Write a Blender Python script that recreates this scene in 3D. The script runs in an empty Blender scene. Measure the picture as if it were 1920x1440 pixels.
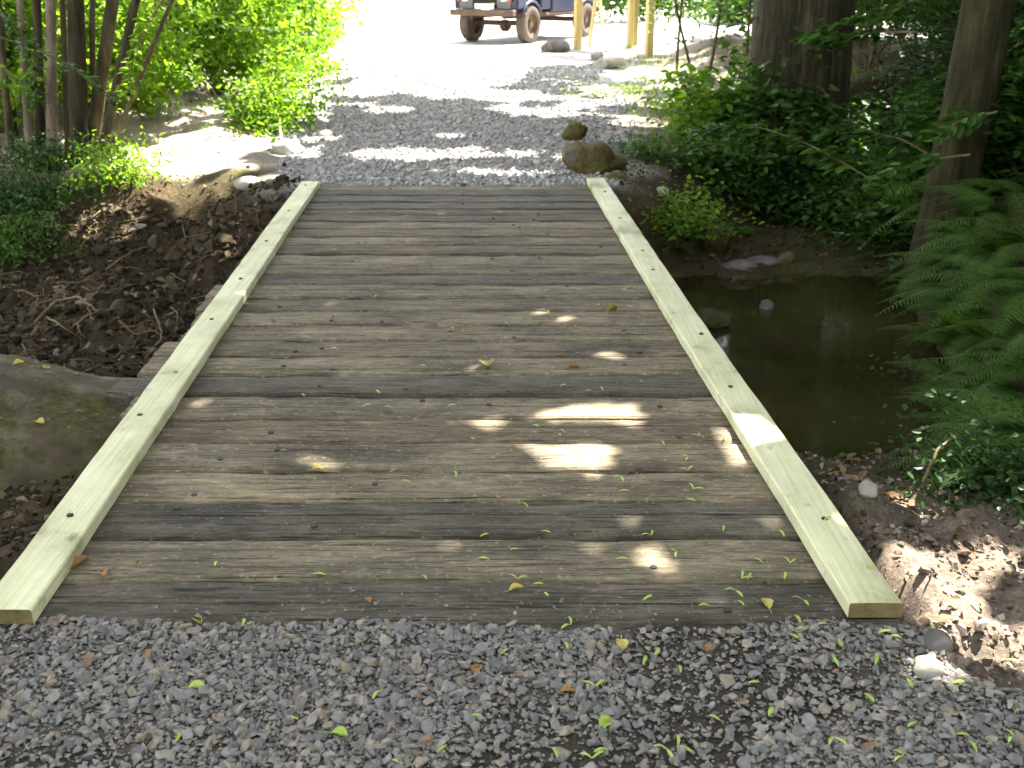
import bpy, math, random
import numpy as np
from mathutils import Vector, Matrix

R = math.radians
rng = np.random.default_rng(7)
random.seed(7)
scene = bpy.context.scene
COL = scene.collection

# ------------------------------------------------------------------ camera
TH = R(21.05); CAMH = 1.73
cd = bpy.data.cameras.new('camera'); cam = bpy.data.objects.new('camera', cd); COL.objects.link(cam)
cam.location = (0, 0, CAMH); cam.rotation_euler = (R(90) - TH, 0, 0)
cd.sensor_width = 36; cd.lens = 37.5; cd.clip_end = 2000; cd.clip_start = 0.05
cd.dof.use_dof = True; cd.dof.focus_distance = 3.9; cd.dof.aperture_fstop = 5.0
scene.camera = cam

def P(u, v, z=0.0):
    """ground point at height z seen at pixel (u, v) of the 1920x1440 photograph"""
    xr = (u - 960) / 2000.0; yr = -(v - 720) / 2000.0
    dy = math.cos(TH) + yr * math.sin(TH); dz = -math.sin(TH) + yr * math.cos(TH)
    t = (z - CAMH) / dz
    return np.array((xr * t, dy * t, z))

def pix(x, y, z=0.0):
    d = y * math.cos(TH) - (z - CAMH) * math.sin(TH)
    d = np.maximum(d, 0.05)
    up = y * math.sin(TH) + (z - CAMH) * math.cos(TH)
    return 960 + 2000 * x / d, 720 - 2000 * up / d

# ------------------------------------------------------------------ helpers
def tag(o, label=None, cat=None, group=None, kind=None):
    if label: o['label'] = label
    if cat: o['category'] = cat
    if group: o['group'] = group
    if kind: o['kind'] = kind
    return o

def empty(name, loc=(0, 0, 0), rz=0.0):
    o = bpy.data.objects.new(name, None); COL.objects.link(o)
    o.empty_display_size = 0.1
    o.location = loc; o.rotation_euler = (0, 0, rz)
    return o

def link(name, me, parent=None, loc=None):
    o = bpy.data.objects.new(name, me); COL.objects.link(o)
    if parent is not None: o.parent = parent
    if loc is not None: o.location = loc
    return o

def mesh_np(name, V, faces, mat=None, smooth=False, colors=None):
    """V (n,3); faces: list of (m,k) int arrays"""
    me = bpy.data.meshes.new(name)
    V = np.asarray(V, dtype=np.float32)
    me.vertices.add(len(V)); me.vertices.foreach_set('co', V.ravel())
    if not isinstance(faces, (list, tuple)): faces = [faces]
    loops = np.concatenate([f.ravel() for f in faces]).astype(np.int32)
    tot = np.concatenate([np.full(len(f), f.shape[1]) for f in faces]).astype(np.int32)
    start = np.concatenate([[0], np.cumsum(tot)[:-1]]).astype(np.int32)
    me.loops.add(len(loops)); me.loops.foreach_set('vertex_index', loops)
    me.polygons.add(len(tot)); me.polygons.foreach_set('loop_start', start); me.polygons.foreach_set('loop_total', tot)
    me.polygons.foreach_set('use_smooth', np.full(len(tot), smooth))
    if colors is not None:
        a = me.color_attributes.new('Col', 'FLOAT_COLOR', 'POINT')
        c = np.ones((len(V), 4), np.float32); c[:, :3] = colors
        a.data.foreach_set('color', c.ravel())
    me.update(); me.validate()
    if mat: me.materials.append(mat)
    return me

class MB:
    """collects parts of one mesh"""
    def __init__(s): s.v = []; s.f = []; s.n = 0
    def add(s, V, F):
        V = np.asarray(V, float)
        s.v.append(V)
        if not isinstance(F, list): F = [F]
        for f in F: s.f.append(np.asarray(f, int) + s.n)
        s.n += len(V); return s
    def box(s, c, d, b=0.0, rot=None):
        """box with chamfered edges"""
        hx, hy, hz = [q / 2 for q in d]; b = min(b, hx * .9, hy * .9, hz * .9)
        if b <= 0:
            V = np.array([(x, y, z) for z in (-hz, hz) for y in (-hy, hy) for x in (-hx, hx)], float)
            F = [np.array([[0, 2, 3, 1], [4, 5, 7, 6], [0, 1, 5, 4], [2, 6, 7, 3], [0, 4, 6, 2], [1, 3, 7, 5]])]
        else:
            V = []; 
            for sz in (-1, 1):
                for sy in (-1, 1):
                    for sx in (-1, 1):
                        V += [(sx * hx, sy * (hy - b), sz * (hz - b)), (sx * (hx - b), sy * hy, sz * (hz - b)), (sx * (hx - b), sy * (hy - b), sz * hz)]
            V = np.array(V, float)
            def i(sx, sy, sz, k): return ((sz > 0) * 4 + (sy > 0) * 2 + (sx > 0)) * 3 + k
            q = []; t = []
            for sg in (-1, 1):
                q.append([i(sg, -1, -1, 0), i(sg, 1, -1, 0), i(sg, 1, 1, 0), i(sg, -1, 1, 0)][::sg])
                q.append([i(-1, sg, -1, 1), i(-1, sg, 1, 1), i(1, sg, 1, 1), i(1, sg, -1, 1)][::sg])
                q.append([i(-1, -1, sg, 2), i(1, -1, sg, 2), i(1, 1, sg, 2), i(-1, 1, sg, 2)][::sg])
            for a in (-1, 1):
                for c_ in (-1, 1):
                    q.append([i(a, c_, -1, 0), i(a, c_, -1, 1), i(a, c_, 1, 1), i(a, c_, 1, 0)][::-a * c_])
                    q.append([i(a, -1, c_, 0), i(a, 1, c_, 0), i(a, 1, c_, 2), i(a, -1, c_, 2)][::-a * c_])
                    q.append([i(-1, a, c_, 1), i(-1, a, c_, 2), i(1, a, c_, 2), i(1, a, c_, 1)][::-a * c_])
                    for d_ in (-1, 1):
                        t.append([i(a, c_, d_, 0), i(a, c_, d_, 1), i(a, c_, d_, 2)][::a * c_ * d_])
            F = [np.array(q), np.array(t)]
        if rot is not None: V = V @ np.array(rot).T
        return s.add(V + np.array(c, float), F)
    def tube(s, pts, rad, n=8, cap=True, wob=0.0):
        pts = np.asarray(pts, float); rad = np.broadcast_to(np.asarray(rad, float), (len(pts),))
        T = np.gradient(pts, axis=0); T /= np.linalg.norm(T, axis=1)[:, None] + 1e-9
        ref = np.array([0, 0, 1.0]) if abs(T[:, 2]).mean() < .8 else np.array([1.0, 0, 0])
        A = np.cross(T, ref); A /= np.linalg.norm(A, axis=1)[:, None] + 1e-9
        B = np.cross(T, A)
        an = np.linspace(0, 2 * math.pi, n, endpoint=False)
        rr = rad[:, None] * (1 + wob * rng.normal(size=(len(pts), n)))
        V = pts[:, None] + rr[..., None] * (np.cos(an)[None, :, None] * A[:, None] + np.sin(an)[None, :, None] * B[:, None])
        m = len(pts); k = np.arange(m - 1)[:, None] * n; j = np.arange(n)[None]
        F = np.stack([k + j, k + (j + 1) % n, k + n + (j + 1) % n, k + n + j], -1).reshape(-1, 4)
        V = V.reshape(-1, 3); FF = [F]
        if cap:
            V = np.vstack([V, pts[:1], pts[-1:]]); c0 = m * n
            jj = np.arange(n)
            FF.append(np.stack([np.full(n, c0), (jj + 1) % n, jj], -1))
            FF.append(np.stack([np.full(n, c0 + 1), (m - 1) * n + jj, (m - 1) * n + (jj + 1) % n], -1))
        return s.add(V, FF)
    def mesh(s, name, mat=None, smooth=False):
        by = {}
        for f in s.f: by.setdefault(f.shape[1], []).append(f)
        return mesh_np(name, np.vstack(s.v), [np.vstack(x) for x in by.values()], mat, smooth)
    def build(s, name, mat=None, parent=None, smooth=False, loc=None):
        return link(name, s.mesh(name, mat, smooth), parent, loc)

def hash2(ix, iy, seed):
    n = (ix.astype(np.int64) * 374761393 + iy.astype(np.int64) * 668265263 + seed * 1274126177) & 0x7fffffff
    n = ((n ^ (n >> 13)) * 1274126177) & 0x7fffffff
    n = n ^ (n >> 16)
    return (n & 0xffff) / 65535.0

def vnoise(x, y, s=1.0, seed=0):
    x = np.asarray(x, float) / s; y = np.asarray(y, float) / s
    ix = np.floor(x); iy = np.floor(y); fx = x - ix; fy = y - iy
    fx = fx * fx * (3 - 2 * fx); fy = fy * fy * (3 - 2 * fy)
    a = hash2(ix, iy, seed); b = hash2(ix + 1, iy, seed); c = hash2(ix, iy + 1, seed); d = hash2(ix + 1, iy + 1, seed)
    return (a * (1 - fx) + b * fx) * (1 - fy) + (c * (1 - fx) + d * fx) * fy - .5

def fbm(x, y, s=1.0, seed=0, oct=4):
    r = 0; a = 1.0
    for o in range(oct):
        r = r + a * vnoise(x, y, s, seed + o * 17); a *= .5; s *= .5
    return r

def sstep(a, b, x):
    t = np.clip((x - a) / (b - a), 0, 1); return t * t * (3 - 2 * t)

# ------------------------------------------------------------------ materials
def new_mat(name):
    m = bpy.data.materials.new(name); m.use_nodes = True
    nt = m.node_tree; nt.nodes.clear()
    out = nt.nodes.new('ShaderNodeOutputMaterial')
    def N(t, **kw):
        n = nt.nodes.new(t)
        for k, v in kw.items():
            if k in n.inputs.keys() if hasattr(n.inputs, 'keys') else False: n.inputs[k].default_value = v
            else: setattr(n, k, v)
        return n
    L = nt.links.new
    return m, nt, out, N, L

def principled(N, col=None, rough=.7, spec=.3, metal=0.0):
    p = N('ShaderNodeBsdfPrincipled')
    if col is not None: p.inputs['Base Color'].default_value = (*col, 1)
    p.inputs['Roughness'].default_value = rough
    p.inputs['Specular IOR Level'].default_value = spec
    p.inputs['Metallic'].default_value = metal
    return p

def ramp(N, stops):
    r = N('ShaderNodeValToRGB'); e = r.color_ramp.elements
    while len(e) < len(stops): e.new(.5)
    for k, (p, c) in enumerate(stops):
        e[k].position = p; e[k].color = (*c, 1)
    return r

def noise_mat(name, stops, scale=8, rough=.8, spec=.25, bump=.3, bscale=None, stretch=(1, 1, 1), metal=0.0, detail=8):
    m, nt, out, N, L = new_mat(name)
    tc = N('ShaderNodeTexCoord'); oi = N('ShaderNodeObjectInfo')
    mp = N('ShaderNodeMapping'); mp.inputs['Scale'].default_value = stretch
    L(tc.outputs['Object'], mp.inputs['Vector'])
    mul = N('ShaderNodeMath', operation='MULTIPLY'); mul.inputs[1].default_value = 91.7
    L(oi.outputs['Random'], mul.inputs[0])
    nz = N('ShaderNodeTexNoise', noise_dimensions='4D'); nz.inputs['Scale'].default_value = scale; nz.inputs['Detail'].default_value = detail
    nz.inputs['Roughness'].default_value = .62
    L(mp.outputs[0], nz.inputs['Vector']); L(mul.outputs[0], nz.inputs['W'])
    r = ramp(N, stops); L(nz.outputs['Fac'], r.inputs[0])
    p = principled(N, None, rough, spec, metal); L(r.outputs[0], p.inputs['Base Color'])
    if bump:
        nb = N('ShaderNodeTexNoise'); nb.inputs['Scale'].default_value = bscale or scale * 4; nb.inputs['Detail'].default_value = 6
        L(mp.outputs[0], nb.inputs['Vector'])
        b = N('ShaderNodeBump'); b.inputs['Strength'].default_value = bump; b.inputs['Distance'].default_value = .02
        L(nb.outputs['Fac'], b.inputs['Height']); L(b.outputs[0], p.inputs['Normal'])
    L(p.outputs[0], out.inputs[0])
    return m

def leaf_mat(name, dark, light, trans=.35, rough=.55, spec=.2, tcol=None):
    m, nt, out, N, L = new_mat(name)
    g = N('ShaderNodeNewGeometry'); oi = N('ShaderNodeObjectInfo')
    add = N('ShaderNodeMath', operation='ADD'); L(g.outputs['Random Per Island'], add.inputs[0])
    sc = N('ShaderNodeMath', operation='MULTIPLY_ADD'); L(oi.outputs['Random'], sc.inputs[0]); sc.inputs[1].default_value = .3; sc.inputs[2].default_value = -.15
    L(sc.outputs[0], add.inputs[1])
    mid = tuple((a + b) / 2 for a, b in zip(dark, light))
    r = ramp(N, [(0.0, dark), (.55, mid), (1.0, light)]); L(add.outputs[0], r.inputs[0])
    p = principled(N, None, rough, spec); L(r.outputs[0], p.inputs['Base Color'])
    t = N('ShaderNodeBsdfTranslucent')
    mx = N('ShaderNodeMix', data_type='RGBA', blend_type='MULTIPLY'); mx.inputs[0].default_value = 1.0
    L(r.outputs[0], mx.inputs[6]); mx.inputs[7].default_value = (*(tcol or (1.5, 1.6, .5)), 1)
    L(mx.outputs[2], t.inputs['Color'])
    ms = N('ShaderNodeMixShader'); ms.inputs[0].default_value = trans
    L(p.outputs[0], ms.inputs[1]); L(t.outputs[0], ms.inputs[2]); L(ms.outputs[0], out.inputs[0])
    return m

def plain(name, col, rough=.6, spec=.3, metal=0.0, mott=.25, scale=6):
    c = np.array(col)
    return noise_mat(name, [(.3, tuple(c * (1 - mott))), (.7, tuple(np.minimum(c * (1 + mott), 1)))], scale, rough, spec, 0.08, None, (1, 1, 1), metal)

M = {}
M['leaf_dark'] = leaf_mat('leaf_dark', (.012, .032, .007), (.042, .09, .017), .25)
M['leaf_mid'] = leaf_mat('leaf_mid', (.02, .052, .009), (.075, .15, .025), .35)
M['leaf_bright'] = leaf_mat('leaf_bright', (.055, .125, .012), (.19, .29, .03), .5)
M['leaf_canopy'] = leaf_mat('leaf_canopy', (.03, .07, .015), (.07, .13, .025), .12)
M['fern'] = leaf_mat('fern_green', (.022, .05, .010), (.11, .19, .04), .35, .6, .12)
M['leaf_olive'] = leaf_mat('leaf_olive', (.13, .11, .035), (.24, .2, .05), .15, tcol=(1.2, 1, .7))
M['litter'] = leaf_mat('litter_brown', (.035, .02, .01), (.21, .13, .065), .1, .7, .15, (1.2, 1, .7))
M['samara'] = leaf_mat('samara_green', (.22, .33, .06), (.42, .52, .12), .25)
M['leaf_yellow'] = leaf_mat('leaf_yellow', (.36, .30, .06), (.5, .42, .12), .2)
M['leaf_brown'] = leaf_mat('leaf_brown', (.16, .075, .025), (.34, .2, .07), .15, tcol=(1.2, 1, .7))
M['grass'] = leaf_mat('grass_green', (.05, .09, .02), (.16, .22, .06), .3)
M['bark'] = noise_mat('bark_dark', [(.32, (.012, .010, .006)), (.5, (.035, .029, .017)), (.68, (.075, .066, .033))], 14, .9, .1, 1.0, 26, (1, 1, .14))
M['bark_moss'] = noise_mat('bark_mossy', [(.3, (.010, .009, .005)), (.5, (.030, .026, .012)), (.7, (.068, .066, .026))], 13, .9, .1, 1.0, 26, (1, 1, .16))
M['bark_pale'] = noise_mat('bark_pale', [(.3, (.07, .052, .035)), (.5, (.15, .118, .082)), (.7, (.26, .215, .165))], 11, .85, .15, .8, 30, (1, 1, .3))
M['bark_mid'] = noise_mat('bark_mid', [(.3, (.03, .024, .013)), (.5, (.07, .055, .03)), (.7, (.125, .108, .052))], 13, .88, .12, 1.0, 26, (1, 1, .16))
M['twig'] = noise_mat('twig_brown', [(.3, (.07, .05, .025)), (.7, (.19, .14, .07))], 9, .85, .15, .3)
M['tyre'] = plain('tyre_dusty', (.11, .085, .07), .9, .2)
M['rim'] = plain('rim_rust', (.10, .06, .035), .6, .4)
M['navy'] = plain('navy_paint', (.013, .015, .042), .3, .5)
M['grey_paint'] = plain('grey_paint', (.13, .12, .115), .6, .3)
M['black_plastic'] = plain('black_plastic', (.02, .02, .02), .6, .3)
M['iron'] = plain('iron_bolt', (.03, .024, .018), .7, .3)
M['rusty'] = plain('rusty_steel', (.10, .062, .045), .7, .3, 0, .5, 12)
M['lamp_glass'] = plain('lamp_glass', (.8, .8, .72), .12, .8, 0, .05)
M['chrome'] = plain('chrome', (.6, .6, .6), .25, .5, 1.0, .1)
M['red_lens'] = plain('red_lens', (.5, .05, .03), .2, .6)
M['amber'] = plain('amber_lens', (.75, .35, .04), .2, .6)
M['white_plate'] = plain('white_plate', (.8, .8, .78), .4, .4, 0, .05)
M['glass'] = plain('window_glass', (.03, .035, .04), .06, .7, 0, .1)
M['tarp'] = plain('brown_canvas', (.05, .04, .032), .9, .1)
M['end_grain'] = noise_mat('end_grain', [(.3, (.09, .07, .03)), (.7, (.24, .19, .09))], 12, .9, .1, .3)
M['post'] = noise_mat('post_timber', [(.3, (.34, .25, .09)), (.55, (.50, .40, .17)), (.75, (.60, .50, .26))], 5, .8, .2, .2, 25, (1, 1, .15))
M['post_old'] = noise_mat('post_timber_weathered', [(.3, (.16, .12, .04)), (.55, (.28, .23, .08)), (.75, (.36, .32, .12))], 5, .85, .15, .2, 25, (1, 1, .15))

def stone_mat(name, stops, moss=None, moss_lo=.45):
    m, nt, out, N, L = new_mat(name)
    tc = N('ShaderNodeTexCoord')
    nz = N('ShaderNodeTexNoise'); nz.inputs['Scale'].default_value = 5; nz.inputs['Detail'].default_value = 10
    L(tc.outputs['Object'], nz.inputs['Vector'])
    r = ramp(N, stops); L(nz.outputs['Fac'], r.inputs[0])
    p = principled(N, None, .9, .15)
    colr = r.outputs[0]
    if moss:
        n2 = N('ShaderNodeTexNoise'); n2.inputs['Scale'].default_value = 3.2; n2.inputs['Detail'].default_value = 8; n2.inputs['Roughness'].default_value = .7
        L(tc.outputs['Object'], n2.inputs['Vector'])
        mr = N('ShaderNodeMapRange'); mr.inputs[1].default_value = moss_lo; mr.inputs[2].default_value = moss_lo + .13
        L(n2.outputs['Fac'], mr.inputs[0])
        n3 = N('ShaderNodeTexNoise'); n3.inputs['Scale'].default_value = 28; n3.inputs['Detail'].default_value = 6
        L(tc.outputs['Object'], n3.inputs['Vector'])
        r3 = ramp(N, [(.3, moss[0]), (.7, moss[1])]); L(n3.outputs['Fac'], r3.inputs[0])
        mx = N('ShaderNodeMix', data_type='RGBA'); L(mr.outputs[0], mx.inputs[0]); L(r.outputs[0], mx.inputs[6]); L(r3.outputs[0], mx.inputs[7])
        colr = mx.outputs[2]
    L(colr, p.inputs['Base Color'])
    nb = N('ShaderNodeTexNoise'); nb.inputs['Scale'].default_value = 34; nb.inputs['Detail'].default_value = 12; nb.inputs['Roughness'].default_value = .75
    L(tc.outputs['Object'], nb.inputs['Vector'])
    b = N('ShaderNodeBump'); b.inputs['Strength'].default_value = .8; b.inputs['Distance'].default_value = .03
    L(nb.outputs['Fac'], b.inputs['Height']); L(b.outputs[0], p.inputs['Normal'])
    L(p.outputs[0], out.inputs[0])
    return m
M['rock_moss'] = stone_mat('mossy_rock', [(.3, (.10, .085, .06)), (.55, (.2, .17, .12)), (.75, (.36, .31, .24))], ((.05, .043, .012), (.135, .105, .032)), .40)
M['rock_green'] = stone_mat('green_rock', [(.3, (.06, .055, .035)), (.6, (.12, .105, .07)), (.8, (.2, .18, .13))], ((.035, .042, .012), (.085, .09, .028)), .45)
M['rock_earth'] = stone_mat('earthy_rock', [(.3, (.04, .031, .019)), (.5, (.095, .076, .048)), (.7, (.20, .165, .115))], ((.035, .034, .010), (.10, .098, .03)), .47)
M['rock_pale'] = stone_mat('pale_rock', [(.3, (.25, .21, .17)), (.55, (.40, .36, .30)), (.75, (.52, .48, .42))])
M['rock_dark'] = stone_mat('dark_rock', [(.3, (.09, .08, .075)), (.55, (.17, .15, .14)), (.75, (.28, .25, .23))])

# gravel: each stone its own grey or tan
m, nt, out, N, L = new_mat('gravel_stone')
g = N('ShaderNodeNewGeometry')
r = ramp(N, [(0, (.11, .103, .095)), (.25, (.145, .140, .134)), (.5, (.185, .178, .168)), (.70, (.225, .212, .195)), (.84, (.215, .178, .13)), (.95, (.28, .25, .21)), (1.0, (.17, .105, .065))])
L(g.outputs['Random Per Island'], r.inputs[0])
tc = N('ShaderNodeTexCoord'); nz = N('ShaderNodeTexNoise'); nz.inputs['Scale'].default_value = 60; nz.inputs['Detail'].default_value = 5
L(tc.outputs['Object'], nz.inputs['Vector'])
mx = N('ShaderNodeMix', data_type='RGBA', blend_type='MULTIPLY'); mx.inputs[0].default_value = .7
r2 = ramp(N, [(.3, (.6, .58, .55)), (.7, (1.15, 1.15, 1.15))]); L(nz.outputs['Fac'], r2.inputs[0])
L(r.outputs[0], mx.inputs[6]); L(r2.outputs[0], mx.inputs[7])
p = principled(N, None, .85, .2); L(mx.outputs[2], p.inputs['Base Color']); L(p.outputs[0], out.inputs[0])
M['gravel'] = m
m, nt, out, N, L = new_mat('track_gravel_stone')  # paler copy of the gravel; its colour stands in for light from the clearing
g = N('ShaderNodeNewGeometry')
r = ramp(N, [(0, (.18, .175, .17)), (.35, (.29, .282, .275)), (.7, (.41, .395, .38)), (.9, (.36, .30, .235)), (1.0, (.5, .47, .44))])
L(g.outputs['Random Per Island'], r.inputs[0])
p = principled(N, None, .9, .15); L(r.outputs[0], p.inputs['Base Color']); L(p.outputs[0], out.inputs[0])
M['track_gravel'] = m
m, nt, out, N, L = new_mat('mud_lump')
g = N('ShaderNodeNewGeometry')
r = ramp(N, [(0, (.06, .044, .032)), (.5, (.14, .105, .082)), (.85, (.24, .19, .155)), (1.0, (.38, .33, .28))])
L(g.outputs['Random Per Island'], r.inputs[0])
p = principled(N, None, .95, .1); L(r.outputs[0], p.inputs['Base Color']); L(p.outputs[0], out.inputs[0])
M['mud_lump'] = m
m, nt, out, N, L = new_mat('soil_clod')
g = N('ShaderNodeNewGeometry')
r = ramp(N, [(0, (.016, .012, .007)), (.5, (.037, .028, .016)), (.88, (.068, .052, .031)), (.97, (.11, .09, .06)), (1.0, (.22, .185, .15))])
L(g.outputs['Random Per Island'], r.inputs[0])
p = principled(N, None, .95, .1); L(r.outputs[0], p.inputs['Base Color']); L(p.outputs[0], out.inputs[0])
M['clod'] = m

# ground: base colour by place (soil, gravel, mud), broken up by noise
m, nt, out, N, L = new_mat('ground_soil')
at = N('ShaderNodeVertexColor'); at.layer_name = 'Col'
tc = N('ShaderNodeTexCoord')
n1 = N('ShaderNodeTexNoise'); n1.inputs['Scale'].default_value = 2.2; n1.inputs['Detail'].default_value = 10; n1.inputs['Roughness'].default_value = .65
n2 = N('ShaderNodeTexNoise'); n2.inputs['Scale'].default_value = 38; n2.inputs['Detail'].default_value = 8; n2.inputs['Roughness'].default_value = .7
for n in (n1, n2): L(tc.outputs['Object'], n.inputs['Vector'])
r1 = ramp(N, [(.3, (.6, .58, .55)), (.7, (1.35, 1.35, 1.35))]); L(n1.outputs['Fac'], r1.inputs[0])
r2 = ramp(N, [(.3, (.45, .45, .45)), (.55, (1, 1, 1)), (.75, (1.9, 1.8, 1.65))]); L(n2.outputs['Fac'], r2.inputs[0])
x1 = N('ShaderNodeMix', data_type='RGBA', blend_type='MULTIPLY'); x1.inputs[0].default_value = 1
x2 = N('ShaderNodeMix', data_type='RGBA', blend_type='MULTIPLY'); x2.inputs[0].default_value = 1
L(at.outputs['Color'], x1.inputs[6]); L(r1.outputs[0], x1.inputs[7]); L(x1.outputs[2], x2.inputs[6]); L(r2.outputs[0], x2.inputs[7])
p = principled(N, None, .95, .1); L(x2.outputs[2], p.inputs['Base Color'])
b = N('ShaderNodeBump'); b.inputs['Strength'].default_value = .9; b.inputs['Distance'].default_value = .03
L(n2.outputs['Fac'], b.inputs['Height']); L(b.outputs[0], p.inputs['Normal']); L(p.outputs[0], out.inputs[0])
M['ground'] = m

# murky water
m, nt, out, N, L = new_mat('brook_water')
tc = N('ShaderNodeTexCoord'); nz = N('ShaderNodeTexNoise'); nz.inputs['Scale'].default_value = 3.5; nz.inputs['Detail'].default_value = 3
L(tc.outputs['Object'], nz.inputs['Vector'])
p = principled(N, (.030, .022, .007), .07, .5); p.inputs['IOR'].default_value = 1.33
n4 = N('ShaderNodeTexNoise'); n4.inputs['Scale'].default_value = 1.1; n4.inputs['Detail'].default_value = 6
L(tc.outputs['Object'], n4.inputs['Vector'])
r4 = ramp(N, [(.35, (.020, .018, .006)), (.7, (.050, .044, .016))]); L(n4.outputs['Fac'], r4.inputs[0]); L(r4.outputs[0], p.inputs['Base Color'])
b = N('ShaderNodeBump'); b.inputs['Strength'].default_value = .12; b.inputs['Distance'].default_value = .03
L(nz.outputs['Fac'], b.inputs['Height']); L(b.outputs[0], p.inputs['Normal']); L(p.outputs[0], out.inputs[0])
M['water'] = m

# weathered sleeper wood, grain along local x
m, nt, out, N, L = new_mat('sleeper_wood')
tc = N('ShaderNodeTexCoord'); oi = N('ShaderNodeObjectInfo')
w = N('ShaderNodeMath', operation='MULTIPLY'); w.inputs[1].default_value = 63.1; L(oi.outputs['Random'], w.inputs[0])
def nz4(scale, stretch, detail=8, rough=.65):
    mp = N('ShaderNodeMapping'); mp.inputs['Scale'].default_value = stretch; L(tc.outputs['Object'], mp.inputs['Vector'])
    n = N('ShaderNodeTexNoise', noise_dimensions='4D'); n.inputs['Scale'].default_value = scale; n.inputs['Detail'].default_value = detail; n.inputs['Roughness'].default_value = rough
    L(mp.outputs[0], n.inputs['Vector']); L(w.outputs[0], n.inputs['W']); return n
gr = nz4(4.0, (.8, 11, 11), 9, .72); bl = nz4(2.2, (1.0, 2.6, 2.6), 8, .7); fi = nz4(30, (.6, 4, 4), 4); sp = nz4(5.0, (1.0, 1.2, 1), 12, .82)
rg = ramp(N, [(.26, (.045, .038, .028)), (.42, (.092, .079, .059)), (.58, (.130, .114, .087)), (.76, (.185, .165, .13))]); L(gr.outputs['Fac'], rg.inputs[0])
rb = ramp(N, [(.30, (.38, .37, .36)), (.5, (.92, .9, .87)), (.70, (1.5, 1.44, 1.32))]); L(bl.outputs['Fac'], rb.inputs[0])
rf = ramp(N, [(.3, (.6, .6, .6)), (.7, (1.4, 1.4, 1.4))]); L(fi.outputs['Fac'], rf.inputs[0])
a1 = N('ShaderNodeMix', data_type='RGBA', blend_type='MULTIPLY'); a1.inputs[0].default_value = 1; L(rg.outputs[0], a1.inputs[6]); L(rb.outputs[0], a1.inputs[7])
a2 = N('ShaderNodeMix', data_type='RGBA', blend_type='MULTIPLY'); a2.inputs[0].default_value = 1; L(a1.outputs[2], a2.inputs[6]); L(rf.outputs[0], a2.inputs[7])
# drying cracks and dark flecks
ck = nz4(9.0, (.35, 16, 16), 3, .5); fl_ = nz4(55, (.5, 1.2, 1), 3, .6)
mc = N('ShaderNodeMapRange'); mc.inputs[1].default_value = .36; mc.inputs[2].default_value = .43; mc.inputs[3].default_value = .25; L(ck.outputs['Fac'], mc.inputs[0])
mf = N('ShaderNodeMapRange'); mf.inputs[1].default_value = .30; mf.inputs[2].default_value = .40; mf.inputs[3].default_value = .45; L(fl_.outputs['Fac'], mf.inputs[0])
mm = N('ShaderNodeMath', operation='MULTIPLY'); L(mc.outputs[0], mm.inputs[0]); L(mf.outputs[0], mm.inputs[1])
ac = N('ShaderNodeMix', data_type='RGBA', blend_type='MULTIPLY'); ac.inputs[0].default_value = 1; L(a2.outputs[2], ac.inputs[6]); L(mm.outputs[0], ac.inputs[7]); a2 = ac
# damp stains
dm = nz4(1.3, (.7, 1.6, 1), 6, .7); md = N('ShaderNodeMapRange'); md.inputs[1].default_value = .34; md.inputs[2].default_value = .46; md.inputs[3].default_value = .48; L(dm.outputs['Fac'], md.inputs[0])
ad = N('ShaderNodeMix', data_type='RGBA', blend_type='MULTIPLY'); ad.inputs[0].default_value = 1; L(a2.outputs[2], ad.inputs[6]); L(md.outputs[0], ad.inputs[7]); a2 = ad
# pale grit worn into the grain
pg = nz4(70, (.7, 1, 1), 2, .5); mp_ = N('ShaderNodeMapRange'); mp_.inputs[1].default_value = .62; mp_.inputs[2].default_value = .72; mp_.inputs[4].default_value = .45; L(pg.outputs['Fac'], mp_.inputs[0])
ap = N('ShaderNodeMix', data_type='RGBA'); L(mp_.outputs[0], ap.inputs[0]); L(a2.outputs[2], ap.inputs[6]); ap.inputs[7].default_value = (.30, .27, .22, 1); a2 = ap
aw = N('ShaderNodeMix', data_type='RGBA', blend_type='MULTIPLY'); aw.inputs[0].default_value = 1; L(a2.outputs[2], aw.inputs[6]); aw.inputs[7].default_value = (1.10, 1.09, 1.05, 1); a2 = aw
# bleached scuffs
mr = N('ShaderNodeMapRange'); mr.inputs[1].default_value = .56; mr.inputs[2].default_value = .78; mr.inputs[4].default_value = .6; L(sp.outputs['Fac'], mr.inputs[0])
a3 = N('ShaderNodeMix', data_type='RGBA'); L(mr.outputs[0], a3.inputs[0]); L(a2.outputs[2], a3.inputs[6]); a3.inputs[7].default_value = (.30, .285, .26, 1)
# each sleeper its own tone
wn = N('ShaderNodeTexWhiteNoise', noise_dimensions='1D'); L(w.outputs[0], wn.inputs['W'])
rt = ramp(N, [(0, (.68, .70, .73)), (.3, (.98, .87, .76)), (.6, (1.2, 1.16, 1.09)), (1, (1.5, 1.43, 1.28))]); L(wn.outputs['Value'], rt.inputs[0])
a4 = N('ShaderNodeMix', data_type='RGBA', blend_type='MULTIPLY'); a4.inputs[0].default_value = 1; L(a3.outputs[2], a4.inputs[6]); L(rt.outputs[0], a4.inputs[7])
p = principled(N, None, .85, .2); L(a4.outputs[2], p.inputs['Base Color'])
b = N('ShaderNodeBump'); b.inputs['Strength'].default_value = .6; b.inputs['Distance'].default_value = .008
L(gr.outputs['Fac'], b.inputs['Height']); L(b.outputs[0], p.inputs['Normal']); L(p.outputs[0], out.inputs[0])
M['sleeper'] = m

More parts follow.
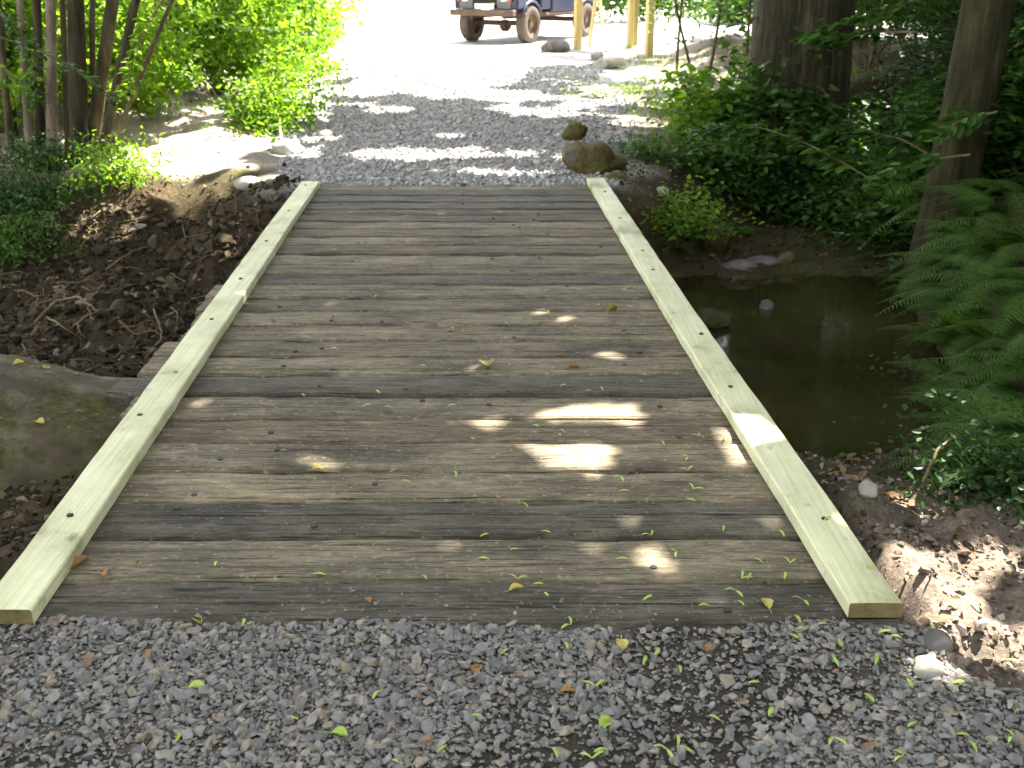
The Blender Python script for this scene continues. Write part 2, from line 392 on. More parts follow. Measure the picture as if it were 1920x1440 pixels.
# new pressure treated kerb timber, grain along local y
m, nt, out, N, L = new_mat('treated_timber')
tc = N('ShaderNodeTexCoord'); oi = N('ShaderNodeObjectInfo')
w = N('ShaderNodeMath', operation='MULTIPLY'); w.inputs[1].default_value = 37.7; L(oi.outputs['Random'], w.inputs[0])
gr = nz4(6.0, (14, .35, 14), 8, .7); bl = nz4(2.2, (1.2, 1.0, 1), 6); sp = nz4(9.0, (2.2, .8, 1), 5, .6)
rg = ramp(N, [(.3, (.44, .42, .255)), (.5, (.56, .54, .345)), (.7, (.65, .63, .44))]); L(gr.outputs['Fac'], rg.inputs[0])
rb = ramp(N, [(.32, (.48, .48, .38)), (.47, (.90, .91, .85)), (.66, (1.12, 1.12, 1.1))]); L(bl.outputs['Fac'], rb.inputs[0])
a1 = N('ShaderNodeMix', data_type='RGBA', blend_type='MULTIPLY'); a1.inputs[0].default_value = 1; L(rg.outputs[0], a1.inputs[6]); L(rb.outputs[0], a1.inputs[7])
mr = N('ShaderNodeMapRange'); mr.inputs[1].default_value = .62; mr.inputs[2].default_value = .72; mr.inputs[4].default_value = .7; L(sp.outputs['Fac'], mr.inputs[0])
a2 = N('ShaderNodeMix', data_type='RGBA'); L(mr.outputs[0], a2.inputs[0]); L(a1.outputs[2], a2.inputs[6]); a2.inputs[7].default_value = (.15, .125, .07, 1)
p = principled(N, None, .7, .25); L(a2.outputs[2], p.inputs['Base Color'])
b = N('ShaderNodeBump'); b.inputs['Strength'].default_value = .25; b.inputs['Distance'].default_value = .004
L(gr.outputs['Fac'], b.inputs['Height']); L(b.outputs[0], p.inputs['Normal']); L(p.outputs[0], out.inputs[0])
M['kerb'] = m

# ------------------------------------------------------------------ light
S = Vector((.36, .42, .83)).normalized()          # towards the sun: ahead and to the right, high
world = bpy.data.worlds.new('World'); scene.world = world; world.use_nodes = True
wn = world.node_tree; bg = wn.nodes['Background']
sky = wn.nodes.new('ShaderNodeTexSky'); sky.sky_type = 'NISHITA'; sky.sun_disc = False
sky.sun_elevation = math.asin(S.z); sky.sun_rotation = math.atan2(S.x, S.y)
hsv = wn.nodes.new('ShaderNodeHueSaturation'); hsv.inputs['Saturation'].default_value = .25
wn.links.new(sky.outputs[0], hsv.inputs['Color']); wn.links.new(hsv.outputs[0], bg.inputs[0]); bg.inputs[1].default_value = .15
sd = bpy.data.lights.new('sun', 'SUN'); sd.energy = 5.0; sd.angle = R(.53); sd.color = (1, .95, .87)
sun = bpy.data.objects.new('sun', sd); COL.objects.link(sun); sun.location = (5, 6, 20)
sun.rotation_euler = S.to_track_quat('Z', 'Y').to_euler()
vs = scene.view_settings; vs.view_transform = 'Standard'; vs.look = 'None'; vs.gamma = 1; vs.use_curve_mapping = False
vs.exposure = 3.2
scene.render.engine = 'CYCLES'
cy = scene.cycles; cy.use_denoising = True; cy.max_bounces = 8; cy.diffuse_bounces = 4; cy.transmission_bounces = 5; cy.glossy_bounces = 3
cy.use_adaptive_sampling = True; cy.adaptive_threshold = .015
cy.sample_clamp_indirect = 6

# ------------------------------------------------------------------ terrain
K = .0453                                           # the bridge runs slightly to the left of the view
def lin(y): return -1.362 - K * (y - 2.59)          # inner edge of the kerb on the left
def rin(y): return .960 - K * (y - 2.59)
STREAM = [(-14, 6.0, 1.0), (-6, 6.3, 1.0), (-2, 6.7, 1.0), (.3, 7.0, .95), (1.3, 7.0, .9), (2.1, 7.7, .75), (2.9, 9.2, .6), (3.8, 10.6, .5), (5.5, 12.5, .5), (9, 14, .5)]
def stream_d(x, y):
    best = np.full(np.shape(x), 1e9); wid = np.ones(np.shape(x))
    for (ax, ay, aw), (bx, by, bw) in zip(STREAM[:-1], STREAM[1:]):
        dx, dy = bx - ax, by - ay; t = np.clip(((x - ax) * dx + (y - ay) * dy) / (dx * dx + dy * dy), 0, 1)
        d = np.hypot(x - ax - t * dx, y - ay - t * dy); w = aw + (bw - aw) * t
        u = d < best; best = np.where(u, d, best); wid = np.where(u, w, wid)
    return best, wid

def track_c(y): return np.where(y < 9.3, -.2 - K * (y - 2.55), -.505 - .045 * (y - 9.3))
def track_w(y): return np.where(y < 9.3, 1.35, 1.45 + np.clip(y - 9.3, 0, 40) * .13)

def hgt(x, y, fine=True):
    x = np.asarray(x, float); y = np.asarray(y, float)
    base = .26 * sstep(9, 25, y) + .12 * sstep(25, 60, y)
    tr = 1 - sstep(1.0, 1.7, np.abs(x - track_c(y)) / track_w(y))
    # banks beside the track
    lb = sstep(3.0, 7.5, -x - .05 * y) * sstep(9.3, 14, y)
    rb = sstep(2.2, 4.6, x) * sstep(3.5, 6.5, y)
    h = base + (1 - tr) * (.75 * lb + .55 * rb * (1 - .6 * sstep(12, 18, y)))
    h = h + (1 - tr) * (.16 * fbm(x, y, 2.3, 3, 3))
    h = h - .10 * sstep(1.15, 1.6, x) * (1 - sstep(4, 6, y))
    h = h - .12 * sstep(1.5, 2.0, -x) * (1 - sstep(3, 5, y))
    d, w = stream_d(x, y)
    w = w + .12 * fbm(x, y, 1.1, 9, 2)
    c = 1 - sstep(1.05, 3.9, d / np.maximum(w, .3))
    c = c * (1 - tr * (sstep(8.9, 9.35, y) + 1 - sstep(2.6, 2.95, y)))
    h = h * (1 - c) - 1.0 * c
    # steep ferny bank on the right of the pool
    xb = np.interp(y, [3.0, 4.2, 5.0, 6.5, 7.7, 9.0, 10.5], [2.7, 2.42, 2.42, 2.62, 2.82, 3.2, 4.2])
    bank = -1.0 + 1.15 * sstep(0, .75, x - xb) + .5 * sstep(.5, 1.9, x - xb)
    inb = sstep(3.2, 4.4, y) * (1 - sstep(9.5, 10.8, y))
    h = np.where(x > xb - .2, np.maximum(h, h * (1 - inb) + bank * inb), h)
    sh = (-.90 + .27 * sstep(8.55, 9.1, y + .25 * fbm(x, y, .5, 67, 3))) * 1.0
    h = np.where((x > 1.1) & (x < 3.6) & (y > 8.3) & (y < 12), np.maximum(h, sh), h)
    # the brook bed is choked with soil left of the bridge
    fl = sstep(1.75, 2.1, -x + .06 * (7 - y)); h = np.where(x < 0, np.maximum(h, (-.62 + .05 * fbm(x, y, .9, 63, 3)) * fl - 2 * (1 - fl)), h)
    nl = sstep(1.45, 1.75, -x) * sstep(2.4, 2.8, y) * (1 - sstep(4.1, 4.9, y)); h = np.where(x < -1.3, np.maximum(h, -.2 * nl - 2 * (1 - nl)), h)
    wet = sstep(.25, .6, c) * (x > 0)
    under = (1 - sstep(1.3, 1.5, np.abs(x - (-.2 - K * (y - 2.55))))) * sstep(2.62, 2.75, y) * (1 - sstep(9.1, 9.3, y))
    h = np.where(under > 0, np.minimum(h, h * (1 - under) + (-.3) * under), h)
    if fine:
        rough = ((1 - tr) * .10 + .018) * (1 - .6 * wet)
        rough = rough + .13 * sstep(2.0, 2.6, -x) * (1 - sstep(9, 10.5, y)) * sstep(4.5, 5.5, y)
        h = h + rough * fbm(x, y, .42, 21, 4) + (1 - tr) * .03 * fbm(x, y, .12, 31, 2)
        rough = rough + .10 * sstep(1.15, 1.35, x) * sstep(2.0, 2.3, y) * (1 - sstep(4.6, 5.2, y))
        h = h + sstep(1.15, 1.3, x) * (1 - sstep(4.6, 5.2, y)) * (.10 * fbm(x, y, .16, 83, 4) - .02)
        near = np.exp(-((y - 1.9) ** 2) * .4) * tr
        h = h - .015 * near
    return h
def hz(x, y): return float(hgt(np.array([x]), np.array([y]))[0])
def ground_at(u, v):
    """first ground point along the line of sight through this pixel"""
    xr = (u - 960) / 2000.0; yr = -(v - 720) / 2000.0
    d = np.array((xr, math.cos(TH) + yr * math.sin(TH), -math.sin(TH) + yr * math.cos(TH)))
    t = np.linspace(1.5, 45, 9000); p = np.array((0, 0, CAMH)) + t[:, None] * d
    below = p[:, 2] <= hgt(p[:, 0], p[:, 1])
    return p[int(np.argmax(below))] if below.any() else p[-1]

def axis(segs):
    o = []
    for a, b, st in segs: o.append(np.arange(a, b, st))
    return np.concatenate(o)
gx = axis([(-400, -60, 40), (-60, -16, 4), (-16, -6, .3), (-6, 6, .04), (6, 16, .3), (16, 60, 4), (60, 401, 40)])
gy = axis([(-300, -20, 40), (-20, 0, 2), (0, 1.5, .15), (1.5, 12.5, .04), (12.5, 30, .16), (30, 70, 1.0), (70, 401, 30)])
X, Y = np.meshgrid(gx, gy); Z = hgt(X, Y)
Z = np.where(Y > 60, .38 + (Y - 60) * .0, Z)
d, w = stream_d(X, Y)
soil = np.stack([.075 + 0 * X, .052 + 0 * X, .030 + 0 * X], -1)
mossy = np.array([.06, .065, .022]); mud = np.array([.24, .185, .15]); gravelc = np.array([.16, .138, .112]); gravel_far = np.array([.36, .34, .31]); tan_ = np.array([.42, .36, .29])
def blend(c, col, f): return c * (1 - f[..., None]) + col * f[..., None]
c = soil
c = blend(c, mossy, np.clip(sstep(.05, .3, fbm(X, Y, 1.3, 77, 4)) * .7, 0, 1) * (1 - .85 * sstep(1.4, 1.8, -X) * sstep(4.6, 5, Y) * (1 - sstep(9.6, 10.2, Y))))
c = blend(c, np.array([.05, .036, .022]), sstep(1.4, 1.8, -X) * sstep(4.6, 5, Y) * (1 - sstep(9.3, 9.9, Y)) * .8)
c = blend(c, mud, sstep(1.0, 1.3, X) * (1 - sstep(3.0, 4.2, Y)) * .75)
c = blend(c, tan_, sstep(9.95, 10.5, Y) * sstep(-6.5, -4.5, X) * (1 - sstep(-2.4, -1.8, X)) * .8)  # verge soil lightened where the left sun patch falls, so it burns white
c = blend(c, tan_, sstep(12, 15, Y) * .6 * (1 - sstep(3.0, 4.0, X)))
tr = 1 - sstep(.95, 1.25, np.abs(X - track_c(Y)) / track_w(Y) + .25 * fbm(X, Y, .6, 5, 3))
tr = np.where((Y > 2.7) & (Y < 9.2), 0, tr)
c = blend(c, gravelc, tr)
c = blend(c, np.array([.29, .275, .255]), tr * sstep(9.2, 9.4, Y)); c = blend(c, gravel_far, tr * sstep(14, 17, Y))  # track ground past the deck lightened too, for the clearing light
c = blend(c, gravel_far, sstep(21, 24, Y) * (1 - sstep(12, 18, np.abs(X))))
pt = sstep(.12, .28, fbm(X, Y, .5, 55, 3)) * tr * (Y < 2.9)
c = blend(c, np.array([.06, .05, .038]), pt * .8)
nx, ny = len(gx), len(gy)
i = np.arange(ny - 1)[:, None] * nx + np.arange(nx - 1)[None]
F = np.stack([i, i + 1, i + nx + 1, i + nx], -1).reshape(-1, 4)
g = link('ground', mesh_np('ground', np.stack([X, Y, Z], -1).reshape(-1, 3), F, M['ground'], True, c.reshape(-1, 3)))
tag(g, 'dark soil, banks and gravel of the woodland floor', 'ground', None, 'structure')
WZ = -.70
mb = MB(); xs = np.linspace(-14, 9, 47); ys = np.linspace(3.5, 14.5, 23)
WX, WY = np.meshgrid(xs, ys); i = np.arange(22)[:, None] * 47 + np.arange(46)[None]
wo = link('water', mesh_np('water', np.stack([WX, WY, WX * 0 + WZ], -1).reshape(-1, 3), np.stack([i, i + 1, i + 48, i + 47], -1).reshape(-1, 4), M['water'], True))
tag(wo, 'still murky brown brook water passing under the bridge', 'water', None, 'structure')

# ------------------------------------------------------------------ bridge
bridge = empty('timber_bridge', (-.25, 2.6, 0))
tag(bridge, 'low wooden bridge of old dark sleepers with two pale new edge timbers', 'bridge')
BO = np.array(bridge.location)
def plank_mesh(x0, x1, wd, seed, cracks):
    th = .13; nx_ = 90
    xs = np.linspace(x0, x1, nx_)
    hw = wd / 2
    prof = [(-hw, -th), (-hw, -.03), (-hw, -.022), (-hw + .005, -.008), (-hw + .016, 0)]
    tops = list(np.linspace(-hw + .03, hw - .03, 9))
    pts = [(t, 0.0) for t in tops]
    for cpos in cracks: pts += [(cpos - .006, 0), (cpos, -.016), (cpos + .006, 0)]
    pts.sort()
    prof += pts + [(hw - .016, 0), (hw - .005, -.008), (hw, -.022), (hw, -.03), (hw, -th)]
    prof = np.array(prof); npf = len(prof)
    V = np.zeros((nx_, npf, 3)); V[..., 0] = xs[:, None]
    V[..., 1] = prof[None, :, 0]; V[..., 2] = prof[None, :, 1]
    XX = V[..., 0]; s1 = seed * 13.7
    edge = (np.abs(prof[:, 0]) > hw - .022)[None]
    V[..., 1] += np.where(edge, .006 * fbm(XX + s1, XX * 0 + np.sign(prof[:, 0])[None] * 5 + seed, .35, 4, 4), .004 * fbm(XX, XX * 0 + seed, .6, 8, 2))
    top = (prof[:, 1] > -.02)[None]
    wear = -.010 * np.clip(fbm(XX + s1, V[..., 1] * 1.0 + seed, .22, 61, 3), 0, 1) * (np.abs(prof[:, 0]) / hw)[None] ** 3
    V[..., 2] += np.where(top, .006 * fbm(XX * .35 + s1, V[..., 1] + seed * 3, .07, 14, 3) + .006 * fbm(XX + s1, XX * 0 + seed, 1.2, 44, 2) + wear * 2.2, 0)
    crk = (np.isclose(prof[:, 1], -.016))[None]
    V[..., 2] += np.where(crk, .014 * np.clip(fbm(XX + s1, XX * 0 + seed, .8, 71, 2) * 3, 0, 1), 0)
    V[0, :, 0] += .003 * rng.normal(size=npf); V[-1, :, 0] += .003 * rng.normal(size=npf)
    k = np.arange(nx_ - 1)[:, None] * npf; j = np.arange(npf - 1)[None]
    F = np.stack([k + j, k + npf + j, k + npf + j + 1, k + j + 1], -1).reshape(-1, 4)
    Fb = np.stack([np.arange(nx_ - 1) * npf, (np.arange(nx_ - 1)) * npf + npf - 1, (np.arange(nx_ - 1) + 1) * npf + npf - 1, (np.arange(nx_ - 1) + 1) * npf], -1)
    Fe0 = np.arange(npf)[None]; Fe1 = ((nx_ - 1) * npf + np.arange(npf))[::-1][None]
    return mesh_np('plank', V.reshape(-1, 3), [F, Fb, Fe0, Fe1], M['sleeper'], False)
edges = [2.598, 2.835, 3.100, 3.354, 3.598, 3.858, 4.105, 4.358, 4.615, 4.869, 5.119, 5.374, 5.63, 5.871, 6.151, 6.38, 6.613, 6.890, 7.135, 7.385, 7.635, 7.882, 8.12, 8.348, 8.62, 8.890, 9.12, 9.345]
wide_gap = {7: .028, 11: .022, 17: .018, 2: .015, 4: .02, 3: .02, 5: .016, 9: .009, 10: .009, 13: .009, 18: .010}
bolt_mb = MB(); a = np.linspace(0, 2 * math.pi, 10, endpoint=False)
bolt_mb.tube([(0, 0, -.004), (0, 0, .0015)], [.012, .011], 10)
bolt_me = bolt_mb.mesh('bolt', M['iron'])
for k in range(len(edges) - 1):
    y0, y1 = edges[k], edges[k + 1]
    g0 = wide_gap.get(k, .017); g1 = wide_gap.get(k + 1, .017)
    wd = (y1 - y0) - g0 / 2 - g1 / 2; yc = (y0 + g0 / 2 + y1 - g1 / 2) / 2
    xl = lin(yc) - .155 - random.choice([.0, .01, .02, .035, .05]); xr = rin(yc) + .15 + random.choice([-.01, .0, .012])
    if k == 7: xl = -1.79
    if k in (8, 9): xl = lin(yc) - .155 - .12
    if k in (12, 13): xl = lin(yc) - .24
    if k == 0: xr = rin(yc) + .16
    cracks = [random.uniform(-.07, .07)] if k in (0, 2, 5, 8, 10, 13, 15, 18, 22, 24) else []
    me = plank_mesh(xl, xr, wd, k + 1, cracks)
    o = link('plank', me, bridge); o.location = (-BO[0], yc - BO[1], random.uniform(-.004, .003))
    o.rotation_euler = (R(random.uniform(-.5, .5)), 0, R(random.uniform(-.06, .16)))
    for q in range(random.choice([1, 2, 3, 3])):
        bo = link('bolt', bolt_me, o); bo.location = (random.uniform(xl + .3, xr - .3), random.uniform(-.09, .09), .003)
kb = MB(); kb.tube([(0, 0, -.004), (0, 0, .002), (0, 0, .0035)], [.011, .011, .008], 12); kbolt_me = kb.mesh('kerb_bolt', M['iron'])
def kerb(inner_near, y0, y1, side, seed):
    n = 60; wd = .154; th = .050; b = .005
    prof = np.array([(0, .002), (0, th - b), (b, th), (wd * .33, th + .001), (wd * .66, th + .001), (wd - b, th), (wd, th - b), (wd, .002)])
    ys = np.linspace(y0, y1, n); V = np.zeros((n, 8, 3))
    for j in range(n):
        xi = (lin if side < 0 else rin)(ys[j]) + .006 * math.sin((ys[j] - y0) * .8 + seed) 
        V[j, :, 0] = xi + side * prof[:, 0] + .0015 * rng.normal(); V[j, :, 1] = ys[j]; V[j, :, 2] = prof[:, 1] + .002 * math.sin(ys[j] * 1.7 + seed) + .003
    k = np.arange(n - 1)[:, None] * 8; jj = np.arange(8)[None]
    F = np.stack([k + jj, k + (jj + 1) % 8, k + 8 + (jj + 1) % 8, k + 8 + jj], -1).reshape(-1, 4)
    if side > 0: F = F[:, ::-1]
    e = [np.arange(8)[None], ((n - 1) * 8 + np.arange(8))[None]]
    V = V.reshape(-1, 3) - BO
    me = mesh_np('kerb_beam', V, [F] + e, M['kerb'], False); me.materials.append(M['end_grain'])
    me.polygons[len(F)].material_index = 1; me.polygons[len(F) + 1].material_index = 1
    o = link('kerb_beam', me, bridge)
    for yb in np.arange(y0 + .35, y1, 1.02):
        bo = link('bolt', kbolt_me, o); yb += random.uniform(-.38, .38); bo.location = ((lin if side < 0 else rin)(yb) + side * (.077 + random.uniform(-.02, .02)) - BO[0], yb - BO[1], th + .006)
    return o
kerb(0, 2.585, 9.24, -1, .3); kerb(0, 2.615, 9.42, 1, 2.1)
for dx in (.25, 1.15, 2.05):
    mb = MB(); x0 = lin(2.7) + dx; x1 = lin(9.2) + dx
    pts = [(x0, 2.66), (x1, 9.28)]
    V = []
    for (xx, yy) in pts:
        V += [(xx - .1, yy, -.4), (xx + .1, yy, -.4), (xx + .1, yy, -.136), (xx - .1, yy, -.136)]
    mb.add(np.array(V) - BO, [np.array([[0, 1, 2, 3], [7, 6, 5, 4], [0, 4, 5, 1], [1, 5, 6, 2], [2, 6, 7, 3], [3, 7, 4, 0]])])
    mb.build('support_beam', M['bark'], bridge)

# ------------------------------------------------------------------ stones as stuff
def stone_protos(n, npts=11, seed=1):
    import bmesh
    r_ = random.Random(seed); out_ = []
    for k in range(n):
        bm = bmesh.new()
        sx, sy, sz = r_.uniform(.7, 1.25), r_.uniform(.6, 1.0), r_.uniform(.4, .75)
        for _ in range(npts):
            v = Vector((r_.gauss(0, 1), r_.gauss(0, 1), r_.gauss(0, 1))).normalized()
            bm.verts.new((v.x * sx * .5, v.y * sy * .5, v.z * sz * .5))
        bmesh.ops.convex_hull(bm, input=bm.verts)
        bm.verts.ensure_lookup_table()
        loose = [v for v in bm.verts if not v.link_faces]
        bmesh.ops.delete(bm, geom=loose, context='VERTS')
        bm.verts.index_update()
        V = np.array([v.co[:] for v in bm.verts]); F = np.array([[v.index for v in f.verts] for f in bm.faces if len(f.verts) == 3])
        bm.free(); out_.append((V, F))
    return out_
PROT = stone_protos(14)
def scatter(name, pos, size, mat, seed=3, tilt=.5, squash=1.0):
    rg = np.random.default_rng(seed)
    mbv = []; mbf = []; n0 = 0
    which = rg.integers(0, len(PROT), len(pos))
    for k, (V, F) in enumerate(PROT):
        ii = np.where(which == k)[0]
        if not len(ii): continue
        m_ = len(ii); az = rg.uniform(0, 2 * math.pi, m_); tx = rg.normal(0, tilt, m_); ty = rg.normal(0, tilt, m_)
        Vv = V[None] * size[ii][:, None, None]; Vv = Vv * np.array([1, 1, squash])
        cx, sx = np.cos(tx)[:, None], np.sin(tx)[:, None]
        y = Vv[..., 1] * cx - Vv[..., 2] * sx; z = Vv[..., 1] * sx + Vv[..., 2] * cx; x = Vv[..., 0]
        cyy, syy = np.cos(ty)[:, None], np.sin(ty)[:, None]
        x, z = x * cyy + z * syy, -x * syy + z * cyy
        ca, sa = np.cos(az)[:, None], np.sin(az)[:, None]
        x, y = x * ca - y * sa, x * sa + y * ca
        W = np.stack([x, y, z], -1) + pos[ii][:, None]
        mbv.append(W.reshape(-1, 3)); nv = len(V)
        mbf.append((F[None] + (np.arange(m_) * nv)[:, None, None] + n0).reshape(-1, 3)); n0 += m_ * nv
    return mesh_np(name, np.vstack(mbv), [np.vstack(mbf)], mat, False)

def pts_in(n, x0, x1, y0, y1, keep, seed):
    rg = np.random.default_rng(seed)
    x = rg.uniform(x0, x1, n); y = rg.uniform(y0, y1, n); k = keep(x, y, rg.uniform(0, 1, n))
    return x[k], y[k]
# near gravel
x, y = pts_in(76000, -2.1, 1.75, 1.55, 2.70, lambda x, y, r_: (r_ < .38 + .8 * sstep(-.22, .12, fbm(x, y, .5, 55, 3) * -1 + .06)) & (x < 1.18 + .5 * (2.6 - y) + .15 * fbm(x, y, .3, 2, 2)) & ((y < 2.60 + .05 * fbm(x, y * 0, .3, 7, 3)) | (x > rin(2.6) + .18) | (x < lin(2.6) - .2)), 5)
sz = np.clip(np.random.default_rng(4).lognormal(math.log(.0125), .55, len(x)), .005, .05)
z = hgt(x, y) + sz * .22 + .004
V1 = (np.stack([x, y, z], -1), sz)
# far gravel
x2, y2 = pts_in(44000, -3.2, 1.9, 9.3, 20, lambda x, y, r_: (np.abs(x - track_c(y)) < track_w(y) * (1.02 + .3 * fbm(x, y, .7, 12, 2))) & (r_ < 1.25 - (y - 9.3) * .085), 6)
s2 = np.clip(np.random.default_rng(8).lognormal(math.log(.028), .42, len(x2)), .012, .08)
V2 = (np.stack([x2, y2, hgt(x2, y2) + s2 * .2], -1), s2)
# a few stones kicked on to the planks
x3 = rng.uniform(lin(2.7) + .2, rin(2.7), 110); y3 = 2.60 + np.abs(rng.normal(0, .06, 110)); s3 = rng.uniform(.005, .018, 110)
V3 = (np.stack([x3, y3, .003 + s3 * .25], -1), s3)
gm = scatter('gravel', np.vstack([V1[0], V3[0]]), np.concatenate([V1[1], V3[1]]), M['gravel'], 3, .35, .7)
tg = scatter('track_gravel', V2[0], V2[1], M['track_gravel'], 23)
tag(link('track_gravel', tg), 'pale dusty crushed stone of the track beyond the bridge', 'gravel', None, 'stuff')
tag(link('gravel', gm), 'loose grey and tan crushed stone at the near end of the bridge', 'gravel', None, 'stuff')
# soil clods and small stones on the banks
def offbridge(x, y): return (x < lin(y) - .2) | (x > rin(y) + .17) | (y > 9.4)
x, y = pts_in(15000, -6, 3.4, 2.2, 11.5, lambda x, y, r_: offbridge(x, y) & (hgt(x, y) > WZ - .02) & (np.abs(x - track_c(y)) > 1.45) & (r_ < (.35 + .65 * sstep(-.1, .2, fbm(x, y, .8, 91, 2))) * np.where((y > 9.75) & (x < -1.6) & (x > -6.5), .12, np.where((x > 1) & (y < 4.5), .35, 1))), 15)
sz = np.clip(np.random.default_rng(9).lognormal(math.log(.024), .5, len(x)), .010, .10); sz = np.where((x > 1) & (y < 5), np.minimum(sz * .7, .04), sz)
gm = scatter('soil_clods', np.stack([x, y, hgt(x, y) + sz * .15], -1), sz, M['clod'], 17)
tag(link('soil_clods', gm), 'crumbly dark soil lumps lying on the brook banks', 'soil', None, 'stuff')

# ------------------------------------------------------------------ leaves
def leaf_arrays(pos, size, nrm_up=.6, wr=.5, seed=1, fold=.18, dirs=None, droop=.2):
    """six point folded leaves; returns V, F"""
    rg = np.random.default_rng(seed); n = len(pos)
    nv = rg.normal(size=(n, 3)); nv /= np.linalg.norm(nv, axis=1)[:, None]
    nv = nv * (1 - nrm_up); nv[:, 2] += nrm_up; nv /= np.linalg.norm(nv, axis=1)[:, None] + 1e-9
    if dirs is None: dirs = rg.normal(size=(n, 3))
    d = dirs - nv * (dirs * nv).sum(1)[:, None]; d /= np.linalg.norm(d, axis=1)[:, None] + 1e-9
    d[:, 2] -= droop; d /= np.linalg.norm(d, axis=1)[:, None]
    s = np.cross(nv, d); s /= np.linalg.norm(s, axis=1)[:, None] + 1e-9
    nv = np.cross(d, s)
    sz = np.broadcast_to(size, (n,))[:, None]; w = sz * wr * .5
    b = pos; t = pos + d * sz
    l1 = pos + d * sz * .28 + s * w * .9 + nv * w * fold * 2; l2 = pos + d * sz * .66 + s * w * .8 + nv * w * fold * 1.6
    r1 = pos + d * sz * .28 - s * w * .9 + nv * w * fold * 2; r2 = pos + d * sz * .66 - s * w * .8 + nv * w * fold * 1.6
    V = np.stack([b, l1, l2, t, r2, r1], 1).reshape(-1, 3)
    k = np.arange(n)[:, None] * 6
    F = np.concatenate([k + np.array([[0, 3, 2, 1]]), k + np.array([[0, 5, 4, 3]])])
    return V, F
def leaves(name, pos, size, mat, parent=None, **kw):
    V, F = leaf_arrays(np.asarray(pos, float), size, **kw)
    return link(name, mesh_np(name, V, F, mat, False), parent)

x, y = pts_in(15000, -6, -1.6, 4.8, 9.6, lambda x, y, r_: (x < lin(y) - .2) & (r_ < .55 + .45 * sstep(-.1, .15, fbm(x, y, .5, 95, 2))), 16)
sz = np.clip(np.random.default_rng(10).lognormal(math.log(.045), .55, len(x)), .015, .17)
gm = scatter('soil_heap', np.stack([x, y, hgt(x, y) + sz * .12], -1), sz, M['clod'], 19)
tag(link('soil_heap', gm), 'rough heaped dark earth on the bank left of the bridge', 'soil', None, 'stuff')
# roots and fine sticks strewn through the heaped earth
mb = MB()
for k in range(170):
    x0 = rng.uniform(-5.5, -1.9); y0 = rng.uniform(5.0, 9.6); a_ = rng.uniform(0, 6.28); L_ = rng.uniform(.12, .5); q = np.linspace(0, 1, 5)
    xx = x0 + math.cos(a_) * L_ * q + rng.normal(0, .02, 5); yy = y0 + math.sin(a_) * L_ * q + rng.normal(0, .02, 5)
    if (xx > lin(yy) - .22).any(): continue
    mb.tube(np.stack([xx, yy, hgt(xx, yy) + .02 + .05 * np.sin(q * 3.1) * rng.uniform(0, 1)], -1), np.linspace(.006, .002, 5), 5)
tag(mb.build('root_litter', M['twig'], None, True), 'fine roots and sticks tangled in the earth left of the bridge', 'sticks', None, 'stuff')
x, y = pts_in(9000, 1.12, 2.6, 2.35, 5.0, lambda x, y, r_: (x > rin(y) + .18) & (hgt(x, y) > WZ - .02) & (r_ < .35 + .65 * sstep(-.1, .15, fbm(x, y, .25, 97, 2))), 18)
sz = np.clip(np.random.default_rng(12).lognormal(math.log(.014), .6, len(x)), .006, .06)
tag(link('mud_lumps', scatter('mud_lumps', np.stack([x, y, hgt(x, y) + sz * .1], -1), sz, M['mud_lump'], 29)), 'small brown mud lumps on the bare ground right of the bridge', 'mud', None, 'stuff')
x, y = pts_in(5000, -3.2, -1.5, 2.5, 4.4, lambda x, y, r_: (x < lin(y) - .18) & (r_ < .4 + .6 * sstep(-.1, .15, fbm(x, y, .3, 98, 2))), 20)
sz = np.clip(np.random.default_rng(13).lognormal(math.log(.022), .6, len(x)), .008, .09)
tag(link('earth_lumps', scatter('earth_lumps', np.stack([x, y, hgt(x, y) + sz * .1], -1), sz, M['clod'], 31)), 'crumbly brown earth between the flat boulder and the left timber', 'soil', None, 'stuff')
# leaf litter on the soil
x, y = pts_in(26000, -7, 4.5, 2.0, 14, lambda x, y, r_: offbridge(x, y) & (hgt(x, y) > WZ + .01) & (np.abs(x - track_c(y)) > 1.4 * np.where(y > 9.3, 1.1, 1)) & (r_ < (.25 + .75 * sstep(-.1, .2, fbm(x, y, .6, 191, 2))) * np.where((y > 9.75) & (x < -1.6) & (x > -6.5), .12, 1)), 25)
pos = np.stack([x, y, hgt(x, y) + .012], -1)
lo = leaves('leaf_litter', pos, np.random.default_rng(2).uniform(.02, .065, len(x)), M['litter'], nrm_up=.72, wr=.62, seed=5, droop=0)
tag(lo, 'brown dead leaves covering the soil of the banks', 'leaf litter', None, 'stuff')

def foliage_pts(n_cl, per, cx, rx, ry, rz_, seed, shell=.55, flat=.6, cs=.14):
    """clumps of leaves through an uneven ellipsoid"""
    rg = np.random.default_rng(seed)
    u = rg.normal(size=(n_cl, 3)); u /= np.linalg.norm(u, axis=1)[:, None]
    rr = shell + (1 - shell) * rg.uniform(0, 1, n_cl) ** .6
    rr *= 1 + .28 * rg.normal(size=n_cl)
    c_ = u * rr[:, None] * np.array([rx, ry, rz_]); c_[:, 2] = np.abs(c_[:, 2]) if rz_ > 0 else c_[:, 2]
    sc = cs * (.6 + .8 * rg.uniform(0, 1, n_cl))
    off = rg.normal(size=(n_cl, per, 3)) * np.array([1, 1, flat]) * sc[:, None, None]
    keep = rg.uniform(0, 1, (n_cl, per)) < rg.uniform(.35, 1, n_cl)[:, None]
    return (c_[:, None] + off)[keep] + np.array(cx), c_ + np.array(cx)

